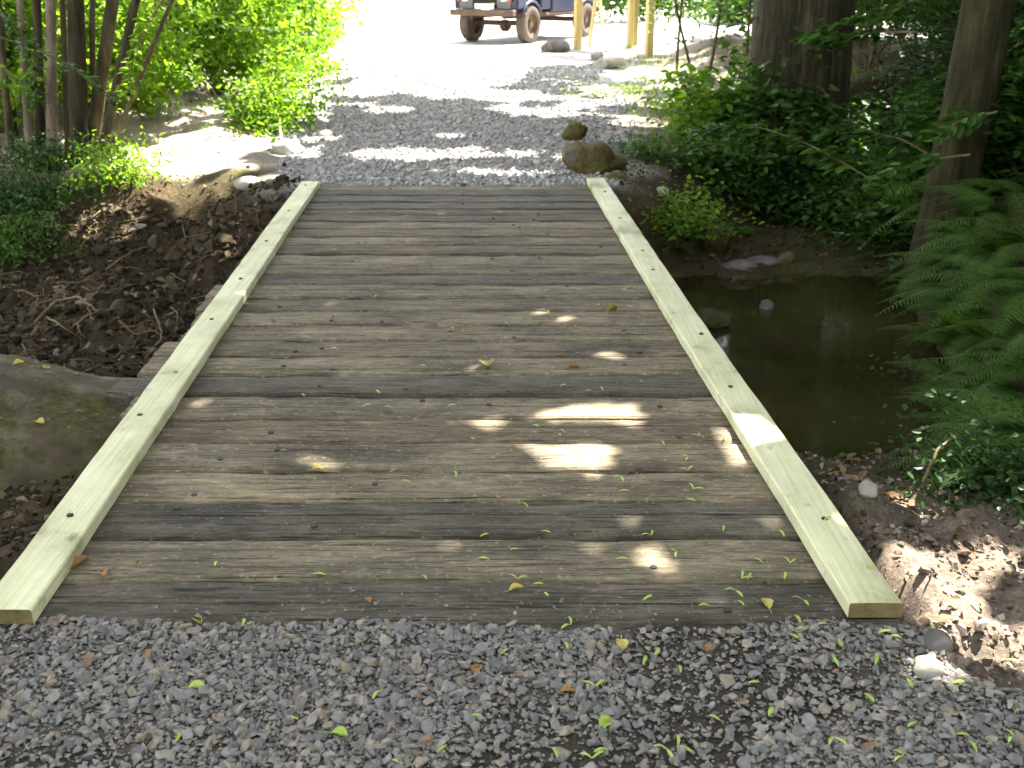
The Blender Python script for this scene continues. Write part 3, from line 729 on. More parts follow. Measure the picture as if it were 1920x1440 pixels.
def shrub(name, label, cat, x, y, rx, ry, h, ncl, per, ls, mat, seed, group=None, z=None, up=.55, wr=.5, flat=.6, cs=.14, low=.12, stems=7, stem_mat='twig', wide=False):
    z = hz(x, y) if z is None else z
    root = tag(empty(name, (x, y, z - .03)), label, cat, group)
    pts, cl = foliage_pts(ncl, per, (0, 0, h * low), rx, ry, h * (1 - low), seed, .45, flat, cs)
    pts[:, 2] = np.maximum(pts[:, 2], .03)
    rg = np.random.default_rng(seed + 1)
    leaves('foliage', pts, rg.uniform(.7, 1.3, len(pts)) * ls, mat if not isinstance(mat, str) else M[mat], root, nrm_up=up, wr=wr, seed=seed + 2)
    mb = MB()
    for k in range(min(stems, len(cl))):
        e = cl[k]; q = np.linspace(0, 1, 6)[:, None]
        b0 = np.array([rg.normal(0, .06), rg.normal(0, .06), -.08])
        pth = b0 * (1 - q) + e * q + np.array([0, 0, 1.0]) * (q * (1 - q)) * .35 * h + rg.normal(0, .015, (6, 3)) * h
        mb.tube(pth, np.linspace(.012, .004, 6) * (1 + h * .3), 5)
    mb.build('stems', M[stem_mat], root, True)
    return root

# ------------------------------------------------------------------ trees with trunks in the picture
def trunk_mesh(h, r0, r1, seed, lean=(0, 0), flare=.6, flute=.08, n=28, m=34):
    t = np.linspace(0, 1, m); zz = -.25 + t ** 1.15 * (h + .25)
    an = np.linspace(0, 2 * math.pi, n, endpoint=False)
    rr = r0 + (r1 - r0) * t + r0 * flare * np.exp(-np.maximum(zz, 0) / .28)
    A, Tt = np.meshgrid(an, zz)
    rad = rr[:, None] * (1 + flute * np.sin(A * 3 + seed) + flute * .7 * np.sin(A * 5 + seed * 2.3 + Tt * .4) + .10 * fbm(A * 1.2 + seed * 9, Tt, .7, seed, 3) + .05 * fbm(A * 4 + seed, Tt * .5, .25, seed + 5, 2))
    V = np.stack([rad * np.cos(A) + lean[0] * Tt + .04 * np.sin(Tt * 1.1 + seed), rad * np.sin(A) + lean[1] * Tt, Tt], -1)
    k = np.arange(m - 1)[:, None] * n; j = np.arange(n)[None]
    F = np.stack([k + j, k + (j + 1) % n, k + n + (j + 1) % n, k + n + j], -1).reshape(-1, 4)
    return V.reshape(-1, 3), F

CROWNS = {}     # name -> (root, trunk xy, crown leaf list)
def tree(x, y, h, r0, r1, seed, label, lean=(0, 0), mat='bark', name='tree', flare=.6, flute=.08, group=None):
    z = hz(x, y); root = tag(empty(name, (x, y, z)), label, 'tree', group)
    V, F = trunk_mesh(h, r0, r1, seed, lean, flare, flute)
    mb = MB(); mb.add(V, F)
    rg = np.random.default_rng(seed)
    top = np.array([lean[0] * h, lean[1] * h, h])
    for k in range(7):
        a_ = k * 2.4 + seed; q = np.linspace(0, 1, 7)[:, None]; L_ = rg.uniform(2.0, 3.4)
        st = np.array([lean[0], lean[1], 1.0]) * (h * rg.uniform(.66, .98))
        e = st + np.array([math.cos(a_) * L_, math.sin(a_) * L_, rg.uniform(.8, 2.2)])
        mb.tube(st * (1 - q) + e * q + np.array([0, 0, .5]) * (q * (1 - q)), np.linspace(r1 * .55, .03, 7), 7)
    mb.build('trunk', M[mat], root, True)
    return root
forest = []
forest.append((tree(3.10, 12.1, 7.5, .53, .45, 3, 'very thick dark tree trunk standing right of the track behind the brambles', (.02, .0), 'bark', 'tree', .25, .09), 3.10, 12.1))
forest.append((tree(3.30, 7.95, 7.0, .175, .14, 5, 'slimmer mossy tree trunk rising out of the ferns near the right edge', (.012, 0), 'bark_moss', 'tree', .25, .06), 3.3, 7.95))

# coppice on the left: separate stems from one stool
cz = hz(-3.95, 9.55)
cop = tag(empty('coppice_tree', (-3.95, 9.55, cz)), 'multi-stemmed coppiced tree on the left bank with pale and dark poles', 'tree')
forest.append((cop, -3.95, 9.55))
def stem(ub, vb, ut, rad, mat, dy=0.0, h=6.0, bend=0.0):
    b = P(ub, vb, cz); y0 = b[1] + dy; b = np.array([b[0] * y0 / b[1], y0, cz])
    zt = 1.6; dt = y0 * math.cos(TH) - (zt - CAMH) * math.sin(TH); xt = (ut - 960) / 2000 * dt
    sl = (xt - b[0]) / (zt - cz)
    q = np.linspace(0, 1, 12); zz = -.15 + q * h
    px = b[0] + sl * zz - np.sign(sl) * .02 * np.maximum(zz - 1.6, 0) ** 2 * abs(sl) + bend * np.sin(q * 5)
    pts = np.stack([px + .95 + 3.0, np.full(12, y0 - 9.55) + .05 * np.sin(q * 4 + ub), zz], -1)
    pts[:, 0] = px + 3.95
    mb = MB(); mb.tube(pts, np.maximum(rad * (1 - .55 * q) * (1 + .35 * np.exp(-np.maximum(zz, 0) / .15)), .012), 12, wob=.025)
    mb.build('stem', M[mat], cop, True)
for a_ in [(60, 330, 40, .042, 'bark_pale'), (76, 335, 64, .05, 'bark'), (100, 338, 92, .06, 'bark_pale'), (92, 330, 105, .03, 'bark_mid', .3), (128, 335, 118, .035, 'bark_mid', .15),
           (146, 345, 140, .095, 'bark'), (163, 338, 212, .075, 'bark_mid'), (172, 335, 175, .035, 'bark', .3), (180, 345, 262, .05, 'bark', -.05), (186, 340, 335, .026, 'bark_mid', .05), (35, 325, 8, .05, 'bark', .3), (20, 340, -10, .04, 'bark_mid', -.2)]:
    stem(*a_)

# trees of the wood out of view on either side, whose crowns close over the bridge
for k, (x, y) in enumerate([(7.4, 6.4), (7.9, 11.6), (6.6, 16.5), (-7.2, 5.0), (10.5, 14.5), (9.2, 19.5)]):
    forest.append((tree(x, y, 7.2, .24, .17, 20 + k, ['tall woodland tree beyond the right edge of the view', 'tall woodland tree deep in the right side wood', 'woodland tree far back on the right behind the thick trunk', 'woodland tree beyond the left edge of the view', 'woodland tree farthest right in the wood', 'woodland tree at the far back right corner'][k], (0, 0), 'bark'), x, y))

# ------------------------------------------------------------------ canopy: crowns of those trees, with the gaps the sun comes through
GAPS = [  # (u, v, ru, rv, z) openings, given by where their sun falls
    (1075, 777, 72, 14, 0), (1140, 773, 26, 13, 0), (910, 794, 70, 6, 0), (1050, 838, 66, 6, 0), (1340, 820, 34, 9, 0), (1345, 862, 24, 6, 0), (1398, 790, 26, 9, .05), (1415, 809, 34, 9, .05),
    (1503, 876, 10, 5, .05), (1572, 985, 5, .5, .05), (1450, 985, 4, 1, 0), (1210, 1040, 4, 1, 0), (1330, 1120, 4, 1, 0), (1180, 980, 4, 1, 0), (1100, 890, 4, 1, 0), (700, 790, 4, 1, 0), (590, 860, 5, 1, 0), (360, 765, 6, 1, 0), (1240, 640, 8, 1, 0), (1150, 670, 8, 1, 0), (1020, 585, 8, 1, 0), (1090, 595, 8, 1, 0), (620, 570, 8, 1, 0), 
    (1712, 1112, 26, 22, -.1), (1812, 1205, 115, 55, -.12), (1725, 950, 60, 8, -.45), (1760, 1065, 120, 16, -.15), (1735, 1265, 34, 24, -.1), (1870, 1040, 60, 20, -.2), 
    (360, 285, 155, 48, 0), (330, 334, 42, 5, 0), (412, 337, 40, 6, 0), (480, 345, 28, 7, 0), (560, 285, 36, 8, 0), (600, 262, 30, 5, 0), (440, 318, 30, 3, 0),
    (750, 291, 95, 10, 0), (860, 290, 70, 8, 0), (925, 325, 95, 4, 0), (980, 290, 34, 4, 0), (840, 255, 20, 3, 0), (1075, 268, 24, 8, .15), (1165, 318, 9, 14, .15), (1200, 228, 50, 8, 0), (1090, 200, 40, 6, 0),
    (1245, 355, 22, 6, 0), (1190, 385, 18, 7, 0), (1440, 285, 22, 14, .4),  (1700, 230, 30, 30, .6), (1640, 160, 20, 8, .6), (1860, 270, 16, 8, .8),
    (170, 440, 10, 4, -.2), (232, 436, 5, 5, -.2), (295, 352, 14, 4, 0), (430, 478, 4, 4, -.2),
]
GE = []
for (u, v, ru, rv, z) in GAPS:
    if z == 0 and not (2.6 < P(u, v)[1] < 9.3 and lin(P(u, v)[1]) < P(u, v)[0] < rin(P(u, v)[1])): z = float(ground_at(u, v)[2])
    if z < -.05: z = float(ground_at(u, v)[2])
    c_ = P(u, v, z); ax = abs(P(u + ru, v, z)[0] - c_[0]); ay = abs(P(u, v - rv, z)[1] - P(u, v + rv, z)[1]) / 2
    GE.append((c_[0] - S.x / S.z * z, c_[1] - S.y / S.z * z, ax, ay))
def shaded(x, y, r):
    """True where a crown stands between the ground point and the sun"""
    u, v = pix(x, y)
    s = np.ones(x.shape, bool)
    n_ = fbm(x, y, 1.1, 301, 3); n2_ = fbm(x, y, .55, 333, 3)
    far = y > 4
    lit = far & (v < 206 + 95 * n2_ + 30 * n_) & (u > 560 - (v - 60) * .2) & (u < 1010 + 60 * n_)
    lit |= far & (v < 250) & (u >= 1000) & (u < 1395) & (n2_ > -.10 + (v - 120) * .0010 + .14 * sstep(1230, 1390, u) * (v > 60))
    lit |= far & (v < 95) & (u >= 850) & (u < 1300)
    lit |= far & (v < 236) & (u < 620) & (u > 215) & (n_ > -.16)
    lit |= far & (v < 300) & (u <= 240) & (n2_ > .10)
    lit |= far & (v < 180) & (u < 240) & (n2_ > -.02)
    lit |= (y > 11.2) & (u > 1500) & (n2_ > .34)
    lit |= y > 23.5
    lit |= (u < -250) & (y > 11)
    s &= ~lit
    for (cx, cy_, ax, ay) in GE:
        s &= ((x - cx) / (ax + r)) ** 2 + ((y - cy_) / (ay + r)) ** 2 > 1 + 1.1 * fbm(x * 1.0, y, .22, 351, 2)
    s |= (x > 1.6) & (x < 3.7) & (y > 5.6) & (y < 10.3)      # unbroken crowns above the pool
    return s
cell = .118; gx_ = np.arange(-9, 13, cell); gy_ = np.arange(-1.5, 24, cell)
pos_all = []; 
for layer in range(2):
    A, B = np.meshgrid(gx_, gy_); A = A + rng.uniform(-.5, .5, A.shape) * cell; B = B + rng.uniform(-.5, .5, B.shape) * cell
    A = A.ravel(); B = B.ravel()
    k = shaded(A, B, .085); A = A[k]; B = B[k]
    hh = 6.3 + layer * .9 + 1.5 * fbm(A, B, 2.2, 400 + layer, 3) + rng.uniform(-.25, .25, len(A))
    pos_all.append(np.stack([A + S.x / S.z * hh, B + S.y / S.z * hh, hh], -1))
pos_all = np.vstack(pos_all)
tx = np.array([(f[1], f[2]) for f in forest])
own = np.argmin((pos_all[:, None, 0] - tx[None, :, 0]) ** 2 + (pos_all[:, None, 1] - tx[None, :, 1]) ** 2, axis=1)
for k, (root, x, y) in enumerate(forest):
    pp = pos_all[own == k]
    if len(pp) < 5: continue
    # leaves face the sun as leaves do
    nv = np.array(S)
    n = len(pp); rg = np.random.default_rng(900 + k)
    nn = nv[None] + rg.normal(0, .28, (n, 3)); nn /= np.linalg.norm(nn, axis=1)[:, None]
    dd = rg.normal(size=(n, 3)); dd -= nn * (dd * nn).sum(1)[:, None]; dd /= np.linalg.norm(dd, axis=1)[:, None]
    ss = np.cross(nn, dd); L_ = .22 * rg.uniform(.85, 1.2, n)[:, None]; W_ = L_ * .42
    c_ = pp - dd * L_ * .5
    V = np.stack([c_, c_ + dd * L_ * .3 + ss * W_, c_ + dd * L_ * .7 + ss * W_ * .85, c_ + dd * L_, c_ + dd * L_ * .7 - ss * W_ * .85, c_ + dd * L_ * .3 - ss * W_], 1).reshape(-1, 3)
    kk = np.arange(n)[:, None] * 6
    F = np.concatenate([kk + np.array([[0, 3, 2, 1]]), kk + np.array([[0, 5, 4, 3]])])
    o = link('crown', mesh_np('crown', V - np.array(root.location), F, M['leaf_canopy']), root)

# ------------------------------------------------------------------ left side vegetation
def U(u, v, z=0.0):
    q = P(u, v, z); return q[0], q[1]
G1 = 'bright sunlit bushes left of the track'
LS = [
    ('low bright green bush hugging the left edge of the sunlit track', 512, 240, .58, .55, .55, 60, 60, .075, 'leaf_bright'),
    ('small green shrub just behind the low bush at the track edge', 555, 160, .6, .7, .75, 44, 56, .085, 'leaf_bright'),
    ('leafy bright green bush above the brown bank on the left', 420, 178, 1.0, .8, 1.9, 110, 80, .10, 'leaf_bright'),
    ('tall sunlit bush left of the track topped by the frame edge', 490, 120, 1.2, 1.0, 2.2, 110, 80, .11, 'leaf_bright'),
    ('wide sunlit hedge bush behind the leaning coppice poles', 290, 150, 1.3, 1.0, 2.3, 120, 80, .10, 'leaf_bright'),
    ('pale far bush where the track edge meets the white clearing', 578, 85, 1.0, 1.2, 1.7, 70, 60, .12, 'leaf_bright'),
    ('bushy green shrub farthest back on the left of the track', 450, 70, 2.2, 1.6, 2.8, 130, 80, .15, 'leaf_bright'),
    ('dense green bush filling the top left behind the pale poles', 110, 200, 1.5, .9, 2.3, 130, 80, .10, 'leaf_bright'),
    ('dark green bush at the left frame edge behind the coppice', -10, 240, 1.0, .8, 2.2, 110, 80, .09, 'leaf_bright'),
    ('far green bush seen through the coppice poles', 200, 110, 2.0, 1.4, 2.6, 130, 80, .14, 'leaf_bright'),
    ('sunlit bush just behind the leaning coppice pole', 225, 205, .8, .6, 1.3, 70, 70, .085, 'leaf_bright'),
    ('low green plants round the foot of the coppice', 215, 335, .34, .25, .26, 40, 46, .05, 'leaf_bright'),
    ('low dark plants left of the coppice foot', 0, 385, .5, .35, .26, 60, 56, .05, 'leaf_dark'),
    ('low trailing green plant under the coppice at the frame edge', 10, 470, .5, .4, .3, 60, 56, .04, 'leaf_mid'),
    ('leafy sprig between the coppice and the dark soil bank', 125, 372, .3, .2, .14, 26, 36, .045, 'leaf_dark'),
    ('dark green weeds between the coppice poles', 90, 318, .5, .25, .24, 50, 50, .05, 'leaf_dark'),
]
for k, (lb, u, v, rx, ry, h, ncl, per, ls, mt) in enumerate(LS):
    x, y = ground_at(u, v)[:2]; shrub('shrub', lb, 'shrub', x, y, rx, ry, h, ncl, per, ls, mt, 100 + 7 * k, G1 if k < 7 else None, up=.45)

# dead branches on the dark bank
def branch(label, pts_px, rad, mat='twig', name='dead_branch', cat='branch', forks=()):
    pw = []
    for (u, v, lift) in pts_px:
        q = ground_at(u, v); pw.append((q[0], q[1], q[2] + lift))
    pw = np.array(pw); o0 = pw[0].copy()
    def sm(p):
        t = np.linspace(0, len(p) - 1, len(p) * 5); i0 = np.minimum(t.astype(int), len(p) - 2); f = (t - i0)[:, None]
        q = p[i0] * (1 - f) + p[i0 + 1] * f
        for _ in range(3): q[1:-1] = (q[:-2] + 2 * q[1:-1] + q[2:]) / 4
        return q + rng.normal(0, rad * .35, q.shape)
    q = sm(pw); mb = MB(); mb.tube(q - o0, np.linspace(rad, rad * .45, len(q)), 7, wob=.06)
    for (f, dx, dy, dz) in forks:
        s0 = q[int(f * (len(q) - 1))]; e = s0 + np.array((dx, dy, dz)); w_ = sm(np.array([s0, (s0 + e) / 2 + rng.normal(0, .03, 3), e]))
        mb.tube(w_ - o0, np.linspace(rad * .6, rad * .25, len(w_)), 6)
    o = mb.build(name, M[mat], None, True); o.location = o0
    return tag(o, label, cat)
branch('forked pale dead branch arching over the dark left bank', [(70, 610, .03), (105, 585, .08), (150, 580, .10), (185, 600, .06), (215, 590, .05)], .014, forks=((.7, .1, -.25, -.03), (.4, -.1, .2, .05)))
branch('dead stick crossing low on the dark left bank', [(90, 605, .04), (135, 632, .05), (165, 605, .06), (235, 590, .06)], .010, forks=((.5, .12, -.2, -.04),))
branch('thin dead twig dropping down the bank toward the bridge', [(225, 615, .05), (255, 640, .04), (290, 630, .05), (300, 640, .05)], .008)
branch('thin curved root hanging beside the protruding sleepers', [(290, 600, .08), (308, 640, .04), (275, 680, .03)], .008)
branch('grey dead branch lying on the brown bank behind the sunlit soil', [(300, 200, .15), (345, 190, .22), (395, 205, .16), (420, 215, .1)], .022, 'bark_pale')
branch('slender dead stick slanting on the soil heap at left', [(200, 520, .06), (245, 495, .10), (285, 470, .05)], .010)
branch('thin straight twig poking out over the pool by the bridge', [(1330, 578, .1), (1365, 562, .14), (1405, 545, .2)], .008)
branch('curved bare bramble stem arching over the mud below the ferns', [(1725, 935, .05), (1750, 905, .16), (1790, 895, .18), (1850, 912, .08)], .007, 'twig')
branch('pale leaning broken stem in front of the low bush by the track', [(528, 268, .0), (524, 245, .18), (517, 222, .38)], .018, 'post')

# ------------------------------------------------------------------ rocks
def rock(label, u, v, sx, sy, sz_, seed, mat, name='boulder', cat='rock', z=None, sink=.3, rz=0, rough=.22, subdiv=5, group=None):
    import bmesh
    q = ground_at(u, v) if z is None else P(u, v, z); z0 = q[2]
    bm = bmesh.new(); bmesh.ops.create_icosphere(bm, subdivisions=subdiv, radius=1)
    rg = np.random.default_rng(seed)
    planes = rg.normal(size=(9, 3)); planes /= np.linalg.norm(planes, axis=1)[:, None]; dist = rg.uniform(.62, .95, 9)
    Vv = np.array([v_.co[:] for v_ in bm.verts])
    for pl, dd in zip(planes, dist):
        e = Vv @ pl - dd; Vv = Vv - np.maximum(e, 0)[:, None] * pl * .85
    n_ = fbm(Vv[:, 0] + Vv[:, 2] * .7 + seed, Vv[:, 1] - Vv[:, 2] * .6 + seed * 2, .9, seed, 4)
    n2_ = fbm(Vv[:, 0] * 1.3 + Vv[:, 2] + seed, Vv[:, 1] * 1.2 - Vv[:, 2] * .8 + seed, .22, seed + 3, 3)
    Vv = Vv * (1 + rough * n_ + .045 * n2_ + (.05 * fbm(Vv[:, 0] * 1.1 + Vv[:, 2] + seed, Vv[:, 1] - Vv[:, 2] * .7, .11, seed + 8, 2) if subdiv > 5 else 0))[:, None]
    Vv = Vv * np.array([sx, sy, sz_]) * .5
    for v_, c_ in zip(bm.verts, Vv): v_.co = c_
    me = bpy.data.meshes.new(name); bm.to_mesh(me); bm.free(); me.materials.append(M[mat])
    for p_ in me.polygons: p_.use_smooth = True
    o = link(name, me); o.location = (q[0], q[1], z0 + sz_ * (.5 - sink)); o.rotation_euler = (0, 0, rz)
    return tag(o, label, cat, group)
rock('large brown mossy boulder right at the far end of the bridge', 1105, 322, .54, .44, .36, 12, 'rock_moss', sink=.14, rz=.3, rough=.3)
rock('smaller round mossy boulder just behind the large one', 1077, 263, .34, .32, .25, 15, 'rock_moss', sink=.12)
rock('pale flat stone in front of the mossy boulders', 1085, 300, .28, .30, .14, 17, 'rock_pale', 'stone', sink=.35)
rock('grey stone wedged at the right side of the large mossy boulder', 1152, 318, .26, .34, .22, 19, 'rock_moss', 'stone', sink=.2)
rock('grey slab behind the large mossy boulder', 1150, 285, .26, .3, .16, 41, 'rock_dark', 'stone', sink=.35)
rock('low mossy stone under the far end of the right edge timber', 1150, 352, .30, .26, .16, 23, 'rock_moss', 'stone', z=-.10, sink=.1)
rock('great flat mossy boulder on the near left bank', 30, 845, 1.75, 1.35, .56, 29, 'rock_earth', z=-.34, sink=.30, rz=.2, rough=.5, subdiv=6)
rock('white round stone on the rough ground below the timber posts', 1118, 112, .28, .26, .22, 31, 'rock_pale', 'stone', sink=.2)
rock('bigger white angular stone beside the round one below the posts', 1142, 128, .55, .36, .26, 37, 'rock_pale', 'stone', sink=.2)
rock('pale tree stump beside the first post near the vehicle', 1042, 97, .58, .45, .34, 47, 'rock_dark', 'stump', 'stump', sink=.2)
rock('flat wet grey stone at the left end of the far pool edge', 1385, 503, .30, .2, .12, 91, 'rock_dark', 'stone', z=-.65, sink=.3, subdiv=4)
rock('small grey stone breaking the water of the pool', 1437, 578, .12, .10, .12, 51, 'rock_dark', 'stone', z=-.70, sink=.4, subdiv=3)
rock('wet grey stone on the pool edge against the bridge', 1338, 600, .26, .22, .14, 53, 'rock_earth', 'stone', z=-.66, sink=.4)
rock('long grey stone in the middle of the far pool edge', 1430, 497, .34, .18, .13, 57, 'rock_dark', 'stone', z=-.66, sink=.35, subdiv=3)
rock('small round stone right of the long stone at the pool edge', 1475, 493, .16, .15, .14, 59, 'rock_moss', 'stone', z=-.66, sink=.3, subdiv=3)
rock('round pinkish stone on the mud below the pool', 1628, 928, .085, .08, .075, 61, 'rock_pale', 'stone', sink=.2, subdiv=3)
rock('pale stone at the left track edge beside the sunlit soil', 540, 285, .34, .28, .18, 63, 'rock_pale', 'stone', sink=.3)
rock('white stone on the left gravel edge before the shaded track', 612, 255, .22, .18, .10, 67, 'rock_pale', 'stone', sink=.3, subdiv=3)
rock('small white stone left of the far end of the left edge timber', 470, 350, .3, .2, .14, 71, 'rock_pale', 'stone', sink=.3, subdiv=3)
rock('pale stone in the mud by the near end of the right timber', 1735, 1262, .10, .08, .07, 77, 'rock_pale', 'stone', sink=.3, subdiv=3)
rock('brown stone by the near right mud in the sun', 1755, 1215, .09, .08, .08, 79, 'rock_dark', 'stone', sink=.3, subdiv=3)
rock('small white stone on the bank right of the bridge', 1240, 362, .14, .11, .09, 83, 'rock_pale', 'stone', sink=.3, subdiv=3)
rock('tan stump of soil and roots on the right bank beside the brambles', 1345, 465, .34, .3, .34, 87, 'rock_moss', 'stone', sink=.2)

# ------------------------------------------------------------------ ferns
def frond_mesh(seed, Lg=.8):
    rg = np.random.default_rng(seed); Vs = []; Fs = []; n0 = 0
    arch = rg.uniform(.85, 1.15); sw = rg.normal(0, .05)
    def rach(t): return np.array([Lg * (.30 * t + .52 * t * t), sw * t * t, Lg * (.98 * t - .78 * arch * t * t)])
    mb = MB(); tt = np.linspace(0, 1, 14)
    mb.tube([rach(t) for t in tt], np.linspace(.005, .0012, 14), 5)
    npair = 34
    for k in range(npair):
        t = .16 + .83 * k / (npair - 1); b = rach(t); tg = rach(min(t + .02, 1.02)) - rach(t - .02); tg /= np.linalg.norm(tg)
        pl = Lg * .25 * (math.sin(min(1, (t - .08) / .30) * math.pi / 2)) * (1 - t) ** .75 + .008
        for sd_ in (-1, 1):
            side = np.array([0, sd_, 0.0]); dr = side * .93 + tg * .36; dr /= np.linalg.norm(dr)
            up = np.cross(tg, np.array([0, 1, 0])); up = up if up[2] > 0 else -up
            nl = 9
            for j in range(nl):
                f0 = j / nl; f1 = (j + 1.12) / nl
                wl = pl * .07 * (1 - f0) ** .6 + .0015
                c0 = b + dr * pl * f0 - up * pl * .22 * f0 * f0; c1 = b + dr * pl * f1 - up * pl * .22 * f1 * f1
                fw = tg
                for s2_ in (-1, 1):
                    tip = (c0 + c1) / 2 + s2_ * fw * wl + dr * wl * .5 - up * .1 * wl
                    t2 = c0 * .75 + c1 * .25 + s2_ * fw * wl * .75
                    Vs += [c0, c1, tip, t2]; Fs.append([n0, n0 + 1, n0 + 2, n0 + 3][::s2_ * sd_]); n0 += 4
    mb.add(np.array(Vs), np.array(Fs))
    return mb.mesh('frond', M['fern'])
FR = [frond_mesh(s_) for s_ in (1, 2, 3, 4)]
def fern(x, y, z, sc, label, seed, group=None, n=10, face=None):
    rg = np.random.default_rng(seed)
    root = tag(empty('fern', (x, y, z - .02)), label, 'fern', group)
    for k in range(n):
        a_ = k / n * 2 * math.pi + rg.uniform(-.3, .3)
        if face is not None and k % 3: a_ = face + rg.normal(0, .75)
        o = link('frond', FR[rg.integers(0, 4)], root)
        s_ = sc * rg.uniform(.75, 1.2)
        o.scale = (s_, s_, s_ * rg.uniform(.8, 1.1)); o.rotation_euler = (rg.normal(0, .15), rg.normal(.12, .16), a_)
    return root
FG = 'ferns on the bank right of the pool'
FERNS = [(1770, 425, 1.05), (1815, 400, 1.1), (1725, 435, .95), (1730, 450, .8), (1800, 420, .85), (1880, 420, .9), (1790, 520, .9), (1870, 500, .95), (1940, 480, .95), (1765, 570, .75), (1830, 590, .9), (1905, 570, .95), (1970, 570, 1.0), (1800, 660, .75), (1860, 670, .85), (1930, 660, .9), (1810, 740, .7), (1870, 760, .8), (1950, 740, .9), (1830, 830, .6), (1900, 840, .75), (1795, 385, .85), (1850, 375, .9), (1745, 400, .75), (1910, 380, .9), (1690, 430, .7), (1990, 650, 1.0), (1760, 640, .6), (1780, 800, .6), (1960, 850, .8), (1850, 890, .55), (1920, 770, .9), (1840, 480, .9), (1780, 480, .85)]
for k, (u, v, s_) in enumerate(FERNS):
    x, y, z = ground_at(u, v)
    fern(x, y, z, s_ * .95, 'green fern with arching feathery fronds growing on the bank right of the pool', 40 + k, FG, 9, math.pi * (1.08 + .12 * math.sin(k)))
fern(*ground_at(1390, 440), .5, 'small dark fern among the brambles above the far pool edge', 77, None, 7)
fern(*ground_at(1265, 470), .42, 'small fern growing against the right side of the bridge', 78, None, 7)

# ------------------------------------------------------------------ right side brambles and understorey
G2 = 'green brambles between the track and the thick trunk'
RS = [
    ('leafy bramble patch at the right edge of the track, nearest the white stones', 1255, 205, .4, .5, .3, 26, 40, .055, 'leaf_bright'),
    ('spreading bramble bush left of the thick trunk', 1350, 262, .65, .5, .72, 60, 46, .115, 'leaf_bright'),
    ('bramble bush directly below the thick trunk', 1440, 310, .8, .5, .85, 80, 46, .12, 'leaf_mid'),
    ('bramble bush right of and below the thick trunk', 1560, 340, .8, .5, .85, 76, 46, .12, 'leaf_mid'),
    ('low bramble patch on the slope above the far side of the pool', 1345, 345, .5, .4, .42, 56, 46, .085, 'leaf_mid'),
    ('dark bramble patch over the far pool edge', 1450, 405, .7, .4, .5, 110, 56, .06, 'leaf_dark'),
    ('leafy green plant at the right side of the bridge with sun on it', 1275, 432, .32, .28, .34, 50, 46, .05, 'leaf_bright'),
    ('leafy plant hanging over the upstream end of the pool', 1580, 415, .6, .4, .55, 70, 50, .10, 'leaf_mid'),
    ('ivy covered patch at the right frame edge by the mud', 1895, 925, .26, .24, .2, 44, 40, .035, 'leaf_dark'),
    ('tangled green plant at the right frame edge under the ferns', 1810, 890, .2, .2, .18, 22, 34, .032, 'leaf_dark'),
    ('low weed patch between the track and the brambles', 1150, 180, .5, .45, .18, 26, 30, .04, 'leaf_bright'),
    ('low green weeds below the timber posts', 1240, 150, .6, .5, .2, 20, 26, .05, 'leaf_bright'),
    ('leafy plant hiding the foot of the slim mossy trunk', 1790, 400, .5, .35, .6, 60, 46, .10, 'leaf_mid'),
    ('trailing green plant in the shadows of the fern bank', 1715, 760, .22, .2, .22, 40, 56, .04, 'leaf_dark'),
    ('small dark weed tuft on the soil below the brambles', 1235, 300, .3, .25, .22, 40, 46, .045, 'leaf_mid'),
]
for k, (lb, u, v, rx, ry, h, ncl, per, ls, mt) in enumerate(RS):
    q = ground_at(u, v)
    shrub('bramble' if 'bramble' in lb else 'plant', lb, 'bramble' if 'bramble' in lb else 'plant', q[0], q[1], rx, ry, h, ncl, per, ls, mt, 300 + 7 * k, G2 if k < 4 else None, up=.6, wr=.62)
UN = [
    ('broad dark shrub right of the thick trunk', 4.6, 11.0, 1.0, .8, 1.9, 'leaf_dark'),
    ('dark shrub between the two right hand trunks', 4.5, 9.4, .9, .7, 1.5, 'leaf_dark'),
    ('shrub with layered leaves left of the slim mossy trunk', 3.7, 9.6, .8, .7, 1.3, 'leaf_mid'),
    ('dark shrub behind the slim mossy trunk', 5.0, 9.6, 1.0, .8, 2.0, 'leaf_dark'),
    ('tall dark shrub filling the wood right of the thick trunk', 5.6, 13.0, 1.5, 1.0, 3.6, 'leaf_dark'),
    ('dense shrub in the deep wood behind the slim trunk', 6.8, 12.2, 1.6, 1.0, 3.6, 'leaf_mid'),
    ('dark shrub right of the slim mossy trunk at the frame edge', 4.9, 7.4, .9, .8, 1.7, 'leaf_dark'),
    ('tall shrub at the top right corner of the view', 6.1, 9.6, 1.2, 1.0, 2.5, 'leaf_mid'),
    ('back row shrub of the wood just right of the thick trunk', 5.2, 16.0, 1.6, 1.0, 4.2, 'leaf_mid'),
    ('back row shrub of the wood at the far right', 8.2, 16.0, 2.2, 1.2, 4.4, 'leaf_dark'),
    ('back row shrub in the middle of the right hand wood', 6.8, 18.5, 2.2, 1.2, 5.0, 'leaf_mid'),
    ('tall shrub closing the far end of the right hand wood', 6.6, 21.0, 1.9, 1.2, 5.6, 'leaf_mid'),
    ('tall shrub at the far back of the right hand wood', 9.0, 23.0, 2.2, 1.2, 6.0, 'leaf_mid'),
    ('low dark shrub at the foot of the slim mossy trunk', 4.0, 8.5, .7, .6, .95, 'leaf_mid'),
    ('dark undergrowth between the thick trunk and the ferns', 3.8, 10.6, .8, .6, .95, 'leaf_dark'),
]
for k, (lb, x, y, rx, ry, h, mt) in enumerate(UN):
    shrub('shrub', lb, 'shrub', x, y, rx, ry, h, int(80 + 34 * rx * h), 70, .095 if k % 2 else .075, mt, 500 + 9 * k, 'shadowy shrubs of the right hand wood', up=.72, wr=.55, flat=.32, cs=.2)

